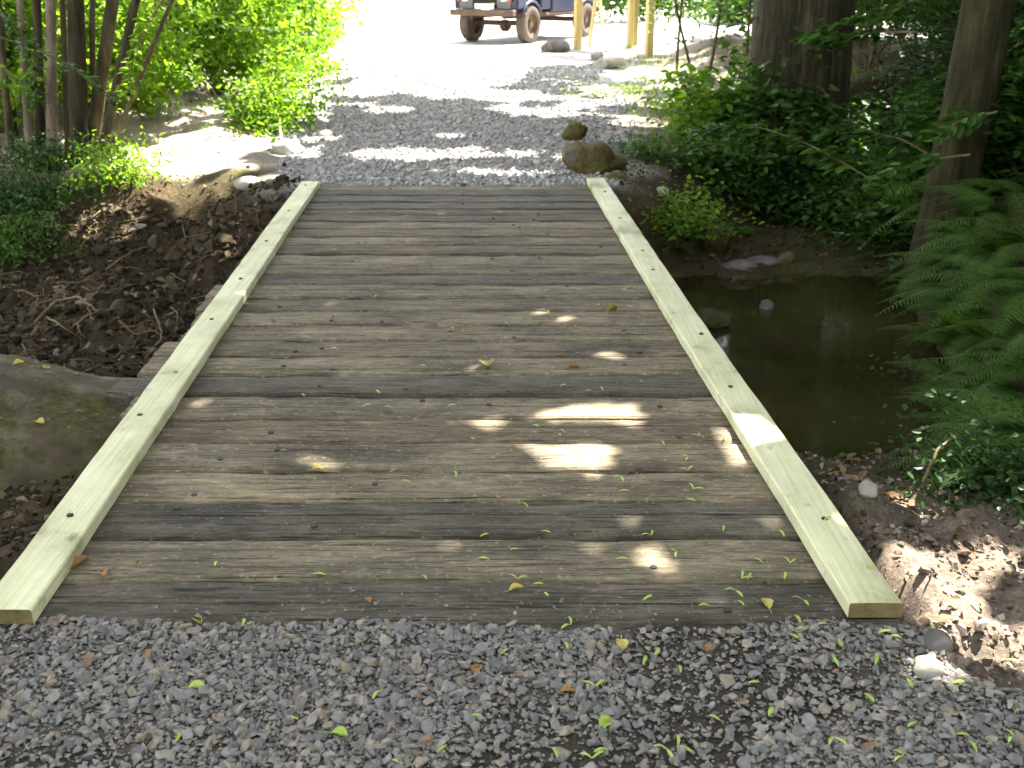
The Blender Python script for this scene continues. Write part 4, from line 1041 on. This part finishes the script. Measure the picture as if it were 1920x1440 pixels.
# long leafy sprays reaching across the dark wood
def spray(label, pts, ls, n, mat, seed, name='leafy_branch', cat='branch'):
    pts = np.array(pts, float); o0 = pts[0].copy(); rg = np.random.default_rng(seed)
    t = np.linspace(0, len(pts) - 1, 24); i0 = np.minimum(t.astype(int), len(pts) - 2); f = (t - i0)[:, None]
    q = pts[i0] * (1 - f) + pts[i0 + 1] * f
    for _ in range(4): q[1:-1] = (q[:-2] + 2 * q[1:-1] + q[2:]) / 4
    root = tag(empty(name, o0), label, cat)
    mb = MB(); mb.tube(q - o0, np.linspace(.011, .003, 24), 6); mb.build('twig', M['twig'], root, True)
    ii = rg.integers(5, 24, n); sidev = rg.choice([-1, 1], n)
    T = np.gradient(q, axis=0); T /= np.linalg.norm(T, axis=1)[:, None]
    sd_ = np.cross(T[ii], np.array([0, 0, 1.0])) * sidev[:, None]
    pp = q[ii] + sd_ * rg.uniform(.0, .09, n)[:, None] + rg.normal(0, .02, (n, 3))
    leaves('foliage', pp - o0, rg.uniform(.7, 1.25, n) * ls, M[mat], root, nrm_up=.75, wr=.55, seed=seed, dirs=sd_ + T[ii] * .7, droop=.25)
def W(u, v, dist): 
    xr = (u - 960) / 2000; yr = -(v - 720) / 2000
    d = np.array([xr, math.cos(TH) + yr * math.sin(TH), -math.sin(TH) + yr * math.cos(TH)])
    return np.array([0, 0, CAMH]) + d * dist
spray('long leafy spray drooping across the dark wood toward the thick trunk', [W(1790, -40, 9.4), W(1680, 20, 9.6), W(1590, 40, 9.8), W(1500, 75, 10)], .13, 120, 'leaf_mid', 1)
spray('leafy twig hanging in front of the thick trunk', [W(1720, 60, 8.8), W(1640, 60, 9.0), W(1570, 75, 9.2), W(1525, 70, 9.3)], .13, 90, 'leaf_mid', 2)
spray('leafy bramble arm reaching left from the dark shrubs over the far pool bank', [W(1760, 420, 8.2), W(1640, 340, 8.8), W(1520, 270, 9.4), W(1400, 230, 9.9), W(1310, 245, 10)], .13, 170, 'leaf_mid', 3)
spray('leafy arm above the ferns left of the slim trunk', [W(1760, 300, 8.2), W(1690, 260, 8.4), W(1600, 240, 8.6), W(1560, 250, 8.7)], .12, 110, 'leaf_mid', 4)
spray('leaf spray in front of the slim mossy trunk', [W(1870, 210, 7.4), W(1800, 225, 7.4), W(1760, 255, 7.4)], .11, 60, 'leaf_mid', 5)
spray('drooping leaf spray below the slim trunk above the ferns', [W(1820, 290, 7.3), W(1740, 300, 7.4), W(1680, 330, 7.5), W(1660, 350, 7.5)], .11, 100, 'leaf_mid', 6)
spray('leafy branch hanging in from the top right corner', [W(1940, 60, 8.2), W(1860, 120, 8.4), W(1800, 160, 8.5)], .12, 90, 'leaf_dark', 7)
spray('overhanging green leaf spray crossing the top left of the view', [W(230, -40, 12), W(330, 20, 12.4), W(430, 45, 12.8), W(520, 60, 13)], .12, 140, 'leaf_bright', 8)

spray('leafy twig crossing low in front of the coppice poles', [W(-30, 60, 8.9), W(60, 90, 9.0), W(150, 130, 9.1), W(215, 190, 9.2)], .085, 90, 'leaf_mid', 9)
spray('dark leafy twig hanging at the top left corner', [W(-40, -20, 8.6), W(20, 40, 8.7), W(60, 110, 8.8), W(70, 190, 8.9)], .085, 100, 'leaf_mid', 10)
spray('leafy twig beside the leaning coppice pole', [W(330, -40, 10.2), W(280, 40, 10.1), W(250, 110, 10.0), W(235, 180, 9.9)], .08, 80, 'leaf_bright', 12)

# saplings between posts and the thick trunk
def sapling(label, u, v, h, n, seed, ut):
    q = ground_at(u, v); zz = q[2]
    root = tag(empty('sapling', (q[0], q[1], zz)), label, 'tree', 'thin saplings left of the thick trunk'); rg = np.random.default_rng(seed)
    k = np.linspace(0, 1, 10); st = np.stack([(ut - u) / 2000 * 14 * k + .03 * np.sin(k * 5 + seed), .02 * np.cos(k * 4), -.05 + k * h], -1)
    mb = MB(); mb.tube(st, np.linspace(.026, .01, 10), 7)
    cl = []
    for j in range(9):
        s0 = st[rg.integers(2, 10)]; a_ = rg.uniform(0, 6.28); e = s0 + np.array([math.cos(a_) * .5, math.sin(a_) * .4, rg.uniform(-.05, .35)])
        f = np.linspace(0, 1, 5)[:, None]; mb.tube(s0 * (1 - f) + e * f, np.linspace(.008, .003, 5), 5); cl += [e, (s0 + e) / 2]
    mb.build('trunk', M['bark_mid'], root, True)
    cl = np.array(cl)[rg.integers(0, len(cl), n)] + rg.normal(0, .11, (n, 3))
    leaves('foliage', cl, rg.uniform(.05, .085, n), M['leaf_mid'], root, nrm_up=.55, seed=seed, wr=.6)
sapling('straight thin sapling right of the last post', 1272, 140, 2.6, 190, 11, 1262)
sapling('leafy sapling against the bright clearing left of the thick trunk', 1330, 150, 2.4, 230, 12, 1350)
sapling('bushy sapling touching the left side of the thick trunk', 1385, 185, 2.2, 300, 13, 1400)
sapling('leaning sapling between the last post and the bright gap', 1300, 165, 2.0, 200, 14, 1230)

# grass and low weeds on the dappled ground right of the track
x, y = pts_in(8000, .6, 5.0, 11.5, 24, lambda x, y, r_: (x > track_c(y) + track_w(y) * 1.0 + .1) & (fbm(x, y, .9, 140, 3) > -.08 + .3 * r_ * 0), 61)
rg = np.random.default_rng(3); n = len(x)
dirs = rg.normal(0, .35, (n, 3)); dirs[:, 2] = 1
V, F = leaf_arrays(np.stack([x, y, hgt(x, y)], -1), rg.uniform(.03, .10, n), .0, .22, 3, .1, dirs, 0)
tag(link('grass', mesh_np('grass', V, F, M['grass'])), 'sparse short grass and weeds right of the gravel track', 'grass', None, 'stuff')
x, y = pts_in(5000, -4.6, -1.9, 9.6, 20, lambda x, y, r_: (x < track_c(y) - track_w(y) * 1.0 - .1) & (fbm(x, y, .7, 144, 3) > .06), 62)
V, F = leaf_arrays(np.stack([x, y, hgt(x, y)], -1), np.random.default_rng(4).uniform(.03, .09, len(x)), .0, .25, 5, .1, np.c_[np.random.default_rng(5).normal(0, .4, (len(x), 2)), np.ones(len(x))], 0)
tag(link('ground_cover', mesh_np('ground_cover', V, F, M['grass'])), 'small green weeds on the soil left of the track', 'ground cover', None, 'stuff')
# green bank at the far side of the clearing
for k, (x, y, rx, h) in enumerate([(4.2, 36, 2.6, 2.4), (8.2, 35, 2.6, 2.6), (12.5, 34, 2.8, 3.0), (6.3, 30, 1.2, 1.6), (9.6, 26.5, 1.6, 2.2), (-7.5, 31, 2.4, 3.0), (-10.5, 26, 2.4, 3.2)]):
    shrub('hedge_bush', ['far green bush seen between the posts behind the vehicle', 'far hedge bush right of the posts', 'far hedge bush behind the saplings', 'small far bush between the last two posts', 'bush at the clearing edge left of the thick trunk', 'far bush at the left end of the white clearing', 'far tall bush behind the left hedge'][k], 'shrub', x, y, rx, 1.2, h, 110, 60, .17, 'leaf_mid' if k < 5 else 'leaf_bright', 700 + k * 5, 'bushes round the far clearing', up=.4, cs=.3)

for k, (x, y, rx, h) in enumerate([(-4.6, -2.6, 2.2, 5.0), (.2, -4.6, 2.6, 5.6), (4.8, -2.4, 2.2, 5.0), (-6.6, 1.6, 1.7, 4.6), (5.6, 2.0, 1.6, 4.6), (7.8, 4.6, 1.6, 4.8), (9.4, 8.6, 2.0, 5.0), (11.0, 12.5, 2.2, 5.0)]):  # unseen bushes, added to block low sky light from behind and the sides
    shrub('woodland_bush', ['tall bush of the wood behind and left of the viewer', 'tall bush of the wood right behind the viewer', 'tall bush of the wood behind and right of the viewer', 'tall bush beyond the left edge of the near gravel', 'tall bush beyond the right edge of the near mud', 'tall bush out of view right of the ferns', 'tall bush out of view in the right hand wood', 'tall bush farthest right in the wood'][k], 'shrub', x, y, rx, 1.4, h, 170, 46, .26, 'leaf_mid', 800 + 5 * k, 'bushes of the wood around the viewer', up=.4, cs=.34)

# ------------------------------------------------------------------ posts
def post(label, u, v, wd, h, mat, lean=0.0, name='timber_post'):
    q = ground_at(u, v); zz = q[2]
    mb = MB(); rot = Matrix.Rotation(lean, 3, 'Y') @ Matrix.Rotation(.35, 3, 'Z')
    mb.box((lean * h / 2, 0, h / 2 - .15), (wd, wd, h + .3), .012, rot)
    o = mb.build(name, M[mat]); o.location = (q[0], q[1], zz)
    return tag(o, label, 'post')
post('bright new square timber post standing beside the vehicle', 1083, 93, .145, 1.7, 'post')
post('pale timber post half way along the row, with a shaded side', 1180, 90, .12, 1.7, 'post')
post('dark weathered post tight against the pale middle post', 1190, 86, .10, 1.7, 'post_old')
post('timber post furthest right, its foot in the weeds', 1216, 106, .14, 1.7, 'post')
post('thin slanting stake just right of the bright post', 1103, 88, .07, 1.3, 'post', .12, 'stake')
post('thin pole leaning near the far hedge between the posts', 1131, 52, .06, 1.5, 'post', -.12, 'stake')

# ------------------------------------------------------------------ vehicle (front is local -Y)
car = tag(empty('off_road_car', (-.606, 25.1, hz(-.2, 25.6)), R(-30)), 'muddy dark blue boxy off road vehicle parked on the sunlit clearing', 'car')
def cbox(name, mat, *boxes, parent=car):
    mb = MB()
    for b_ in boxes: mb.box(*b_)
    return mb.build(name, M[mat], parent)
# body tub, wings, sills, cab
cbox('body', 'navy', ((0, 2.75, .93), (1.66, 2.35, .60), .03), ((0, .78, .98), (1.10, 1.5, .34), .03), ((-.70, .28, .93), (.26, .50, .42), .03), ((.70, .28, .93), (.26, .50, .42), .03),
     ((-.70, .68, 1.09), (.26, .96, .12), .04), ((.70, .68, 1.09), (.26, .96, .12), .04), ((-.70, 1.33, .93), (.26, .46, .46), .03), ((.70, 1.33, .93), (.26, .46, .46), .03))
cbox('bonnet', 'navy', ((0, .82, 1.175), (1.05, 1.45, .05), .02))
cbox('cab', 'navy', ((-.76, 1.62, 1.53), (.07, .08, .6), .01), ((.76, 1.62, 1.53), (.07, .08, .6), .01), ((-.76, 2.7, 1.53), (.07, .08, .6), .01), ((.76, 2.7, 1.53), (.07, .08, .6), .01), ((0, 2.75, 1.88), (1.6, 2.45, .1), .03), ((0, 3.9, 1.53), (1.5, .06, .6), .01))
cbox('windscreen', 'glass', ((0, 1.64, 1.53), (1.44, .02, .54), 0))
cbox('side_window', 'glass', ((.765, 2.16, 1.53), (.02, .98, .5), 0)); cbox('side_window', 'glass', ((-.765, 2.16, 1.53), (.02, .98, .5), 0))
for s_ in (-1, 1):
    dr = cbox('door', 'navy', ((s_ * .835, 2.12, .94), (.025, 1.0, .56), .01))
    cbox('handle', 'black_plastic', ((s_ * .86, 2.5, 1.08), (.03, .14, .03), .005), parent=dr)
for s_ in (-1, 1): cbox('front_panel', 'grey_paint', ((s_ * .49, .03, .93), (.36, .06, .40), .01))
cbox('grille', 'black_plastic', ((0, .045, .97), (.62, .04, .34), .005), *[((0, .015, .83 + .045 * j), (.62, .03, .017), .003) for j in range(7)])
cbox('bumper', 'rusty', ((0, -.10, .655), (1.64, .16, .13), .012), ((-.42, .0, .62), (.1, .2, .1), .01), ((.42, 0, .62), (.1, .2, .1), .01))
cbox('number_plate', 'white_plate', ((0, -.02, .785), (.50, .015, .115), .004))
cbox('badge', 'amber', ((.22, -.012, .845), (.10, .012, .03), .004))
for s_ in (-1, 1):
    mb = MB(); mb.tube([(s_ * .50, .01, .97), (s_ * .50, -.03, .97), (s_ * .50, -.05, .97)], [.095, .09, .06], 20); hl = mb.build('headlight', M['lamp_glass'], car, True)
    mb = MB(); mb.tube([(s_ * .50, .005, .97), (s_ * .50, -.02, .97)], [.112, .106], 20); mb.build('bezel', M['chrome'], hl, True)
    mb = MB(); mb.tube([(s_ * .665, .0, .925), (s_ * .665, -.04, .925)], [.036, .034], 14); mb.build('indicator', M['red_lens'], car, True)
    mb = MB(); mb.tube([(s_ * .68, .02, 1.04), (s_ * .68, -.025, 1.04)], [.034, .030], 14); mb.build('side_lamp', M['lamp_glass'], car, True)
    cbox('mirror', 'black_plastic', ((s_ * .98, 1.6, 1.42), (.16, .05, .2), .015), ((s_ * .87, 1.62, 1.33), (.12, .02, .02), 0))
    # wheel arch flares
    mb = MB(); aa = np.linspace(.15 * math.pi, .85 * math.pi, 12)
    mb.tube([(s_ * .835, .65 + .47 * math.cos(t), .42 + .47 * math.sin(t)) for t in aa], .03, 6); mb.build('wheel_arch', M['navy'], car, True)
    mb = MB(); mb.tube([(s_ * .835, 3.44 + .47 * math.cos(t), .42 + .47 * math.sin(t)) for t in aa], .03, 6); mb.build('wheel_arch', M['navy'], car, True)
cbox('chassis', 'rusty', ((0, .65, .42), (1.4, .12, .12), .03), ((0.15, .65, .36), (.26, .26, .26), .08), ((0, 3.44, .42), (1.4, .12, .12), .03), ((-.42, 2.1, .58), (.09, 4.0, .12), .01), ((.42, 2.1, .58), (.09, 4.0, .12), .01), ((.80, 2.2, .60), (.05, 1.7, .06), .01))
cbox('load_cover', 'tarp', ((0, 3.33, 1.255), (1.5, 1.1, .05), .02))
def wheel(x, y):
    w_ = empty('wheel', (x, y, .40)); w_.parent = car; s_ = 1 if x > 0 else -1
    mb = MB(); prof = [(-.11, .23), (-.125, .30), (-.115, .375), (-.08, .40), (0, .405), (.08, .40), (.115, .375), (.125, .30), (.11, .23)]
    n = 40; an = np.linspace(0, 2 * math.pi, n, endpoint=False); V = []
    for (px, pr) in prof:
        rr = pr + (.006 * np.where(np.arange(n) % 2 == 0, 1, -1) if pr > .37 else 0)
        V.append(np.stack([np.full(n, px), rr * np.cos(an), rr * np.sin(an)], -1))
    V = np.vstack(V); k = np.arange(len(prof) - 1)[:, None] * n; j = np.arange(n)[None]
    mb.add(V, np.stack([k + j, k + (j + 1) % n, k + n + (j + 1) % n, k + n + j], -1).reshape(-1, 4)); mb.build('tyre', M['tyre'], w_, False)
    mb = MB(); prof = [(.09, .232), (.10, .215), (.03, .19), (.01, .12), (.05, .09), (.09, .07), (.10, 0.002)]
    V = []
    for (px, pr) in prof: V.append(np.stack([np.full(n, px * s_), pr * np.cos(an), pr * np.sin(an)], -1))
    V = np.vstack(V); k = np.arange(len(prof) - 1)[:, None] * n
    mb.add(V, np.stack([k + j, k + (j + 1) % n, k + n + (j + 1) % n, k + n + j], -1).reshape(-1, 4))
    mb.tube([(-.09, 0, 0), (.0, 0, 0)], [.22, .22], 24); mb.build('rim', M['rim'], w_, False)
for x in (-.745, .745):
    for y in (.65, 3.44): wheel(x, y)

# ------------------------------------------------------------------ fallen leaves and seed wings on the deck and gravel
def wing(mb, a, Lw=.032, w=.009, off=0.0):
    t = np.linspace(0, 1, 7); wd = w * np.sin(np.clip(t * .9 + .1, 0, 1) * math.pi) ** .6 * (.55 + .6 * t)
    ca, sa = math.cos(a), math.sin(a); bend = .008 * t * t
    Lf = np.stack([t * Lw * ca - (wd / 2 + bend) * sa, t * Lw * sa + (wd / 2 + bend) * ca, .004 + .006 * np.sin(t * 3)], -1)
    Rt = np.stack([t * Lw * ca - (-wd / 2 + bend) * sa, t * Lw * sa + (-wd / 2 + bend) * ca, .004 + .006 * np.sin(t * 3) - .001], -1)
    V = np.stack([Lf, Rt], 1).reshape(-1, 3); i = np.arange(6)[:, None] * 2
    mb.add(V, i + np.array([[0, 1, 3, 2]]))
def seed_me(kind):
    mb = MB()
    if kind == 'pair': wing(mb, .35); wing(mb, math.pi - .75)
    elif kind == 'vee': wing(mb, .9); wing(mb, math.pi - .9)
    else: wing(mb, 0, .036, .011)
    return mb
SM = {k: seed_me(k).mesh('seed_wing', M['samara'], True) for k in ('single', 'pair', 'vee')}
def broad_me(mat, L_=.05, w=.035, curl=.012):
    mb = MB(); n = 9; t = np.linspace(0, 1, n); wd = w * np.sin(t * math.pi) ** .7
    rows = []
    for f in (-1, -.5, 0, .5, 1): rows.append(np.stack([t * L_ - L_ / 2, f * wd / 2 * (1 + .12 * np.sin(t * 23 + f)), .004 + curl * (f * f) * np.sin(t * 2.5) + .004 * np.sin(t * 5)], -1))
    V = np.stack(rows, 1).reshape(-1, 3); i = (np.arange(n - 1)[:, None] * 5 + np.arange(4)[None]).reshape(-1, 1)
    mb.add(V, i + np.array([[0, 5, 6, 1]]))
    mb.tube([(-L_ / 2 - .02, 0, .003), (-L_ / 2, 0, .004), (L_ * .4, 0, .006)], .0009, 4)
    return mb.mesh('fallen_leaf', M[mat], True)
BM = {k: broad_me(v) for k, v in (('green', 'samara'), ('yellow', 'leaf_yellow'), ('brown', 'leaf_brown'))}
def surf(u, v):
    """deck, kerb top or ground seen at this pixel"""
    q = P(u, v, .053)
    for f, s_ in ((lin, -1), (rin, 1)):
        d_ = s_ * (q[0] - f(q[1]))
        if 0 < d_ < .15 and 2.6 < q[1] < 9: return q, .056
    q = P(u, v, 0)
    if 2.6 < q[1] < 9.3 and lin(q[1]) < q[0] < rin(q[1]): return q, .005
    q = ground_at(u, v)
    return q, q[2] + .012
DK = {'single': 'single yellow green sycamore seed wing lying on the old planks', 'pair': 'pair of yellow green seed wings lying joined on the old planks', 'vee': 'spread pair of green seed wings in a vee shape on the old planks'}
GV = {'single': 'single yellow green sycamore seed wing lying on the grey gravel', 'pair': 'pair of yellow green seed wings lying joined on the grey gravel', 'vee': 'spread pair of green seed wings in a vee shape on the grey gravel'}
KB = 'green seed wing lying on the top of a pale edge timber'
MU = 'green seed wing lying on the brown mud by the bridge'
def put(me, u, v, sc, lab, cat, group, rz=None, name='seed_wing'):
    q, z = surf(u, v)
    o = link(name, me); o.location = (q[0], q[1], z); o.scale = (sc, sc, sc); o.rotation_euler = (random.uniform(-.15, .15), random.uniform(-.15, .15), random.uniform(0, 6.28) if rz is None else rz)
    if abs(z - .056) < 1e-6: lab, group = KB, 'seed wings on the edge timbers'
    elif z != .005 and q[1] > 2.66: lab, group = MU, 'seed wings on the mud'
    return tag(o, lab, cat, group)
single = [(410, 1057), (587, 1080), (660, 883), (770, 910), (990, 955), (918, 1053), (972, 1033), (1000, 1098), (1020, 1115), (1015, 1000), (1155, 1052), (1205, 1130), (1160, 925), (1287, 940), (1320, 825), (1400, 1090), (1470, 1090), (1395, 1140), (1355, 1000), (840, 765), (735, 768), (800, 690), (940, 660), (1000, 800), (1060, 815), (1048, 816), (880, 825), (855, 898), (960, 900), (745, 885), (1205, 720), (1110, 735), (1130, 735), (1050, 727), (1090, 545), (1165, 545), (1120, 575), (1175, 577), (705, 735), (565, 742), (620, 655), (680, 765), (1240, 770), (1360, 820), (1240, 830), (900, 1010), (1470, 1010), (215, 910), (1630, 1060), (1545, 978), (800, 1090), (1030, 590), (850, 620), (700, 560), (620, 470), (760, 455), (905, 445), (1080, 470), (660, 400), (930, 400), (1330, 1140), (1430, 1060)]
for u, v in single: put(SM['single'], u, v, random.uniform(.8, 1.15), DK['single'], 'seed wing', 'single seed wings on the deck')
for u, v in [(970, 1090), (1220, 1008), (1300, 920), (1380, 1112), (1505, 1130), (1290, 885), (1270, 1040)]: put(SM['pair'], u, v, 1.1, DK['pair'], 'seed wing', 'joined seed wings on the deck')
for u, v in [(1292, 862), (1165, 898), (1390, 1088), (1480, 1060), (1310, 822)]: put(SM['vee'], u, v, 1.05, DK['vee'], 'seed wing', 'spread seed wings on the deck')
for u, v in [(715, 1303), (940, 1235), (1060, 1212), (1138, 1200), (1205, 1255), (1275, 1270), (1225, 1240), (820, 1420), (735, 1434), (1140, 1415), (1045, 1430), (1450, 1335), (1500, 1178), (1475, 1195), (1570, 1208), (1645, 1195), (1660, 1230), (1640, 1255), (1700, 1280), (1720, 1365), (1790, 1385), (1830, 1420), (1900, 1345), (455, 1183), (560, 1358), (1555, 1180), (1745, 1175), (1805, 1145), (1885, 1245), (1690, 1205), (1560, 1240), (1480, 1400), (1620, 1310), (330, 1400), (880, 1350), (1400, 1290), (1350, 1360), (1780, 1290)]:
    put(SM['single'], u, v, random.uniform(.85, 1.2), GV['single'], 'seed wing', 'single seed wings on the gravel')
for u, v in [(1070, 1180), (1115, 1296), (1250, 1415), (1110, 1432), (1490, 1190), (1900, 1392), (1270, 1408)]: put(SM['pair'], u, v, 1.15, GV['pair'], 'seed wing', 'joined seed wings on the gravel')
for u, v in [(1562, 1392), (1695, 1430), (1840, 1150)]: put(SM['vee'], u, v, 1.2, GV['vee'], 'seed wing', 'spread seed wings on the gravel')
# broader leaves, each with its own place
put(broad_me('leaf_olive', .085, .075, .03), 912, 688, 1.0, 'large curled yellowish dead leaf in the middle of the deck', 'leaf', None, -1.4, 'fallen_leaf')
put(broad_me('leaf_olive', .07, .05, .04), 1147, 586, 1.0, 'crumpled brown leaf cluster on the right half of the deck', 'leaf', None, .4, 'fallen_leaf')
put(BM['yellow'], 968, 1108, .9, 'pale yellow leaf beside green seed wings on the nearest planks', 'leaf', None, .3, 'fallen_leaf')
put(broad_me('leaf_brown', .09, .04, .015), 145, 1062, 1.0, 'long brown bark-like leaf beside the near end of the left timber', 'leaf', None, 1.1, 'fallen_leaf')
put(BM['brown'], 193, 1080, .9, 'small brown leaf on the gap of the nearest planks at left', 'leaf', None, None, 'fallen_leaf')
put(BM['yellow'], 597, 884, .95, 'pale yellow leaf lying in a plank gap left of centre', 'leaf', None, .2, 'fallen_leaf')
put(BM['brown'], 1075, 692, 1.1, 'thin dry brown leaf right of the large curled leaf', 'leaf', None, .1, 'fallen_leaf')
put(BM['yellow'], 1436, 1137, 1.0, 'yellow leaf on the nearest plank at right', 'leaf', None, None, 'fallen_leaf')
put(BM['yellow'], 368, 1172, .9, 'yellow leaf at the joint of the nearest plank and the gravel', 'leaf', None, None, 'fallen_leaf')
put(BM['green'], 370, 1298, .9, 'broad green leaf on the gravel at left', 'leaf', None, None, 'fallen_leaf')
put(BM['green'], 637, 1386, .9, 'dark green leaf on the gravel left of centre near the bottom', 'leaf', None, None, 'fallen_leaf')
put(BM['green'], 1135, 1366, 1.0, 'green leaf on the gravel right of centre near the bottom', 'leaf', None, .9, 'fallen_leaf')
put(BM['brown'], 895, 1265, .9, 'orange brown leaf upright on the gravel below the middle of the deck', 'leaf', None, 1.4, 'fallen_leaf')
put(BM['brown'], 1066, 1305, .9, 'rusty red brown leaf on the gravel right of centre', 'leaf', None, .1, 'fallen_leaf')
put(BM['yellow'], 1165, 1218, 1.0, 'dull yellow leaf on the gravel just below the deck edge', 'leaf', None, None, 'fallen_leaf')
put(BM['brown'], 1332, 1226, .9, 'tan leaf on the gravel toward the right timber', 'leaf', None, None, 'fallen_leaf')
put(BM['brown'], 275, 1236, .8, 'tan leaf on the gravel at left below the deck edge', 'leaf', None, None, 'fallen_leaf')
for u, v in [(430, 667), (700, 645), (780, 893), (540, 580), (625, 597), (935, 937), (1060, 680), (330, 700), (500, 905), (1180, 640), (870, 700), (690, 1130), (260, 1060)]:
    put(BM['brown'], u, v, random.uniform(.3, .6), 'small scrap of dry tan leaf lying on the old planks', 'leaf', 'tan leaf scraps on the deck', None, 'fallen_leaf')
# leaves lying on the flat boulder, dropped straight down on to its surface
bd = next(o_ for o_ in scene.objects if o_.get('label', '').startswith('great flat mossy boulder'))
bpy.context.view_layer.update()
def drop(x, y):
    inv = bd.matrix_world.inverted(); a_ = inv @ Vector((x, y, 3)); d_ = (inv.to_3x3() @ Vector((0, 0, -1))).normalized()
    h_, p_, n_, _ = bd.ray_cast(a_, d_); return (bd.matrix_world @ p_) if h_ else None
for (u, v, mt, lb) in [(45, 738, 'yellow', 'yellow leaf on the top edge of the flat boulder'), (92, 730, 'yellow', 'small yellow leaf beside the left timber end of the flat boulder top'), (80, 818, 'yellow', 'pale yellow leaf on the face of the flat boulder')]:
    q = P(u, v, -.1); w_ = drop(q[0], q[1])
    if w_ is not None:
        o = link('fallen_leaf', BM[mt]); o.location = w_ + Vector((0, 0, .004)); o.rotation_euler = (.25, 0, random.uniform(0, 6)); tag(o, lb, 'leaf')
bp = []
for k in range(900):
    w_ = drop(bd.location.x + random.uniform(-.8, .9), bd.location.y + random.uniform(-.75, .6))
    if w_ is not None and fbm(w_.x, w_.y, .3, 5, 3) > -.02: bp.append((w_.x, w_.y, w_.z + .004))
bp = np.array(bp); V, F = leaf_arrays(bp, np.random.default_rng(6).uniform(.006, .03, len(bp)), .8, .6, 19, .1, None, 0)
tag(link('moss_litter', mesh_np('moss_litter', V, F, M['litter'])), 'brown leaf scraps and crumbs on the flat mossy boulder', 'leaf litter', None, 'stuff')
# crumbs and specks on the planks
n = 420; yy = 2.65 + 6.5 * rng.uniform(0, 1, n) ** 1.3; xx = lin(yy) + .04 + rng.uniform(0, 1, n) * 2.2
V, F = leaf_arrays(np.stack([xx, yy, np.full(n, .006)], -1), rng.uniform(.004, .016, n), .9, .6, 9, .1, None, 0)
tag(link('plant_debris', mesh_np('plant_debris', V, F, M['litter'])), 'tiny tan crumbs and leaf scraps strewn over the planks', 'debris', None, 'stuff')
